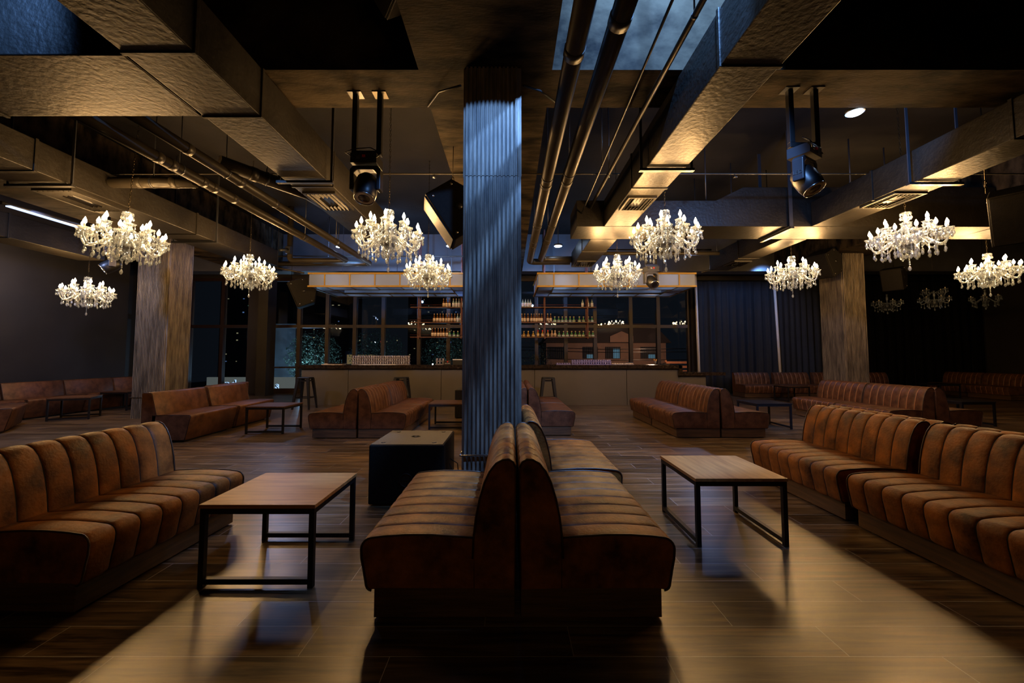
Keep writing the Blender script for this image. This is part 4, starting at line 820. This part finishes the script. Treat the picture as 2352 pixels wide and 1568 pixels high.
wedge_speaker((-5.62, 11.1, 3.07), (0.4, 0, -1.15), 'wedge speaker under the left end of the left canopy', 1.5); cable_up(-6.0, 11.1, 3.35, 'steel cable of the speaker at the left end of the left canopy')
wedge_speaker((8.02, 10.2, 3.68), (0.5, 0, -1.2), 'wedge speaker on the side of the right clad pillar', 1.35); cable_up(8.05, 10.2, 4.0, 'coiled steel cable above the speaker at the right clad pillar')
wedge_speaker((6.40, 5.0, 3.10), (0.45, 0, -0.95), 'large wedge speaker cut by the right edge', 1.35); cable_up(5.98, 5.0, 3.35, 'knotted pale cable above the speaker at the right edge')
wedge_speaker((-0.93, 3.1, 4.42), (0.7, 0, -1.0), 'speaker corner cut by the top edge, left of the clad pillar', 1.0)
wedge_speaker((10.3, 10.8, 3.4), (0.3, 0, -1.0), 'dark stage speaker in the gloom right of the right clad pillar', 1.2); cable_up(10.3, 10.8, 3.6, 'cable of the dark speaker right of the right clad pillar'); cable_up(-0.95, 3.05, 4.6, 'cable of the speaker at the top edge')
one(B('plastic_black').tube([(-0.87, 4.2, 3.97), (-0.7, 3.9, 3.93), (-0.45, 3.62, 3.80)], 0.010, 6), 'cable', 'black cable looping past the left of the clad pillar top', 'cable')
one(B('plastic_black').tube([(0.13, 3.62, 3.80), (0.3, 3.8, 3.87), (0.55, 4.2, 3.97)], 0.010, 6), 'cable', 'black cable looping past the right of the clad pillar top', 'cable')
one(B('fixture_grey').tube([(-7.65, 6.0, 3.62), (-7.55, 7.1, 3.62)], 0.03, 8).mat('led_strip').box(-7.64, -7.56, 6.05, 7.1, 3.575, 3.592), 'led_batten', 'straight blue-white LED batten near the left edge', 'light')
one(B('white_paint').lathe([(0.0, 0), (0.06, 0), (0.05, -0.045), (0.0, -0.07)], 16), 'dome_sensor', 'small white dome under the beam, at the edge of the right duct', 'sensor', None, (2.16, 4.05, SOF)) 
one(B('fixture_grey').box(-0.06, 0.06, -0.05, 0.05, -0.09, 0.09).tube([(0, -0.05, 0), (-0.10, -0.22, -0.06)], 0.035, 12), 'security_camera', 'small security camera box above the windows left of the canopy', 'security camera', None, (-5.55, 10.1, 3.98)); 
lamp('SPOT', (-7.6, 6.3, 3.55), 260, (0.42, 0.55, 1.0), 0.12, (-9.5, 7.6, 1.0), 165, 0.6); lamp('SPOT', (-6.6, 12.0, 3.9), 90, (0.42, 0.55, 1.0), 0.12, (-6.8, 9.0, 0), 150, 0.6); lamp('SPOT', (5.6, 12.2, 3.9), 60, (0.42, 0.55, 1.0), 0.12, (5.6, 8.6, 0), 140, 0.6)  # the batten's light, then two unseen blue fills added near the windows
# downlights
for (x, y, z, lab, pw) in ((3.80, 4.33, 3.98, 'round blue-white downlight beside the right cross beam', 60), (-1.40, 9.5, 3.92, 'round blue-white downlight above the left canopy, next to the clad pillar', 190), (1.154, 9.5, 3.92, 'round blue-white downlight above the right canopy by the pipe bends', 150), (-4.26, 10.0, 4.04, 'small blue-white downlight between the left pipe pair', 110)):
    r = root('downlight', (x, y, z), 0, lab, 'downlight', 'blue-white downlights'); q = 0.075 if y < 5 else 0.09 if abs(x) < 2 else 0.055
    B('fixture_grey').lathe([(q+0.012, 0.0), (q+0.012, 0.035), (0, 0.035)], 20).obj('housing', r); B('downlight').lathe([(q, -0.001), (q*0.9, -0.012), (0, -0.016)], 20).obj('diffuser', r); B('fixture_black').tube([(0, 0, 0.035), (0, 0, SLAB-z)], 0.008, 6).obj('stem', r)
    lamp('SPOT', (x, y, z-0.05), pw*(4.6 if y < 5 else 3.4), BLUE, 0.06, (x, y+3, z+(1.2 if y < 5 else 1.9)), 172 if y < 5 else 126, 0.3)
# ---------------------------------------------------------------- outside
struct(B('street').box(-60, 60, WY+0.5, 120, -3.6, -3.5), 'exterior_ground')
def tower(x0, x1, y, z1, lights, label, seed):
    r = root('tower_building', ((x0+x1)/2, y, -3.5), 0, label, 'building', 'tower blocks in the night'); w_ = (x1-x0)/2
    B('tower_wall').box(-w_, w_, 0, 6, 0, z1+3.5).obj('wall', r); rnd = random.Random(seed)
    for k in range(lights):
        c_ = rnd.choice(['city_light']*5+['city_green', 'city_blue']); x = rnd.randint(0, int(w_*2/0.9)-1)*0.9-w_+0.45; z = 4+rnd.randint(0, max(1, int((z1-1)/1.2)))*1.2; ww = rnd.choice((0.05, 0.08, 0.14))
        B(c_).box(x-ww, x+ww, -0.03, 0.0, z, z+rnd.choice((0.12, 0.2))).obj('lit_window', r)
tower(-50, -40, 70, 17, 30, 'dark tower block with warm lit windows behind the left windows', 3); tower(-38, -30, 75, 15, 20, 'dark tower block seen between the left windows and the columns', 5); tower(-20, -8, 80, 14, 26, 'dark tower block with scattered lights behind the left half of the bar', 9); tower(-32, -24, 60, 12, 8, 'low dark block behind the window next to the bar', 11)
hr = root('house', (7.6, 32, -3.5), 0, 'pale brown house with four barred windows beyond the bar windows', 'house')
B('house_wall').box(-4.7, 4.7, 0, 6, 0, 5.9).obj('wall', hr); B('roof_tile').prism([(-5.0, 5.9), (5.0, 5.9), (3.6, 7.4), (-3.6, 7.4)], 'y', -0.4, 6.4).obj('roof', hr); B('house_wall').prism([(0.2, 5.95), (2.0, 5.95), (2.0, 6.4), (1.1, 6.8), (0.2, 6.4)], 'y', -0.5, 1.5).obj('dormer', hr)
for i, (a_, b_) in enumerate(((3.08, 4.27), (5.81, 6.91), (7.56, 8.68), (10.29, 11.45))):
    f = B('tower_wall').box(a_-7.6, b_-7.6, -0.06, 0.0, 4.68, 5.6).obj('window', hr); m = B('bark')
    for k in range(9): xx = a_-7.6+(b_-a_)*k/8; m.box(xx-0.012, xx+0.012, -0.12, -0.08, 4.68, 5.6)
    m.obj('bars', f)
    if i > 0: B('house_light').box((a_+b_)/2-7.6-(0.0 if i > 1 else 0.3), b_-7.65, -0.075, -0.065, 4.7, 5.0+(0.45 if i == 2 else 0)).obj('lit_pane', f)
lamp('POINT', (9, 25.5, 2.5), 900, (1.0, 0.50, 0.28), 0.3); lamp('POINT', (-12.3, 19.5, 2.3), 26, (0.5, 0.72, 1.0), 0.3)
one(B('fence_paint').box(-1.05, 1.05, 0, 0.1, 0, 3.6).box(-1.1, 1.1, -0.04, 0.14, 3.75, 3.9).box(-1.1, 1.1, -0.04, 0.14, 4.05, 4.2).box(-1.1, 1.1, -0.04, 0.14, 4.35, 4.5).box(-1.1, -1.0, 0, 0.1, 3.5, 4.6).box(1.0, 1.1, 0, 0.1, 3.5, 4.6), 'fence', 'orange lit slatted wall right of the house', 'fence', None, (11.8, 28, -3.5))
for k, z in enumerate((1.95, 1.75, 1.25)):
    one(B('plastic_black').tube([(0.42, 26, z), (6, 26, z-0.16), (14.48, 26, z-0.1)], 0.022, 5), 'power_line', 'dark overhead power line crossing in front of the house', 'power line', 'power lines outside')
one(B('board_paint').box(-0.7, 0.7, 0, 0.1, 0, 6.6), 'hoarding', 'tall grey hoarding panel outside the window left of the bar', 'hoarding', None, (-12.3, 22, -3.5))
sr = root('shop_sign', (-10.6, 17.0, -0.20), 0, 'pale shop sign with backlit letters outside the left windows', 'sign')
B('sign_face').box(-1.98, 1.95, 0, 0.12, 0, 0.66).obj('sign_panel', sr)
for s_, x in (('o', -1.34), ('n', -1.10), ('d', -0.83), ('e', 0.30), ('s', 0.97)):
    z = 0.25 if x < 0 else 0.17; text(s_, 0.42, (x, -0.03, z), 'sign_glow', sr, 'letter_glow', bev=0.022); text(s_, 0.42, (x-0.01, -0.05, z), 'plastic_black', sr, 'letter')
def tree(x, y, z, h, r0, label, seed, n=3600):
    r = root('tree', (x, y, -3.5), 0, label, 'tree', 'trees outside'); rnd = random.Random(seed); B('bark').tube([(0, 0, 0), (0.1, 0, z+3.5), (0, 0.1, z+3.5+h*0.3)], [0.12, 0.08, 0.04], 7).obj('trunk', r)
    m = B('leaf')
    for k in range(n):
        u = rnd.random()*2*PI; v = math.acos(2*rnd.random()-1); q = r0*rnd.random()**0.4; p = Vector((q*math.sin(v)*math.cos(u), q*math.sin(v)*math.sin(u), h*0.5*math.cos(v)*(q/r0)+z+3.5)); a_ = Vector((rnd.uniform(-1, 1), rnd.uniform(-1, 1), rnd.uniform(-1, 1))).normalized()*0.055; b_ = a_.cross(Vector((rnd.uniform(-1, 1), rnd.uniform(-1, 1), 1))).normalized()*0.028
        i = len(m.v); m.v += [tuple(p-a_), tuple(p+b_), tuple(p+a_), tuple(p-b_)]; m.face((i, i+1, i+2, i+3))
    m.obj('foliage', r)
tree(-10.3, 21.5, 1.2, 3.0, 1.4, 'leafy tree lit blue-white behind the left end of the bar', 1); tree(-7.6, 23.5, 1.4, 3.2, 1.6, 'dim leafy tree behind the stacked tumblers', 2); tree(-3.4, 24, 1.4, 3.0, 1.8, 'dim leafy tree behind the lowest shelf left of the clad pillar', 3); tree(1.6, 24, 1.0, 2.6, 0.9, 'dim leafy tree behind the windows right of the clad pillar', 4, 700)
lamp('POINT', (-9.9, 19.9, 0.5), 260, (0.45, 0.72, 1.0), 0.15); lamp('POINT', (-3.4, 21.5, 1.2), 30, (0.5, 0.8, 1.0), 0.1)
br_ = root('minibus', (-9.4, 26, -3.5), 0, 'parked minibus with warm lit windows behind the left end of the bar', 'minibus'); B('tower_wall').box(-1.1, 1.1, 0, 1.8, 3.2, 5.2).obj('body', br_, bevel=0.1)
for k in range(3): B('bus_light').box(-0.95+k*0.66, -0.37+k*0.66, -0.02, 0.0, 4.35, 4.95).obj('side_window', br_)
for k, (px, py, c_) in enumerate(((826, 782, 'city_light'), (853.5, 786, 'city_light'), (861, 786.5, 'pin_light'), (874.5, 785, 'city_red'), (888, 785, 'city_light'), (912, 782, 'city_light'), (988, 805, 'city_green'), (1041, 805, 'city_green'), (1057, 805, 'city_light'), (1035, 786, 'city_blue'))):
    Y = 50; X = (px-1170)/935*Y; Z = 1.3+(820-py)/935*Y
    r = root('street_light', (X, Y, -3.5), 0, 'tiny distant street light point outside the bar windows', 'street light', 'distant street lights'); B(c_).lathe([(0, 0.10), (0.09, 0), (0, -0.10)], 8, (0, 0, Z+3.5)).obj('lamp_globe', r); B('bark').tube([(0, 0.15, 0), (0, 0.15, Z+3.4), (0, 0, Z+3.58)], 0.03, 5).obj('post', r)

for xq, lab in ((0.3, 'utility pole at the left end of the power lines, behind the clad pillar'), (14.6, 'utility pole at the right end of the power lines')): one(B('bark').tube([(0, 0, 0), (0, 0, 6.2)], 0.10, 10), 'utility_pole', lab, 'utility pole', None, (xq, 26, -3.5))
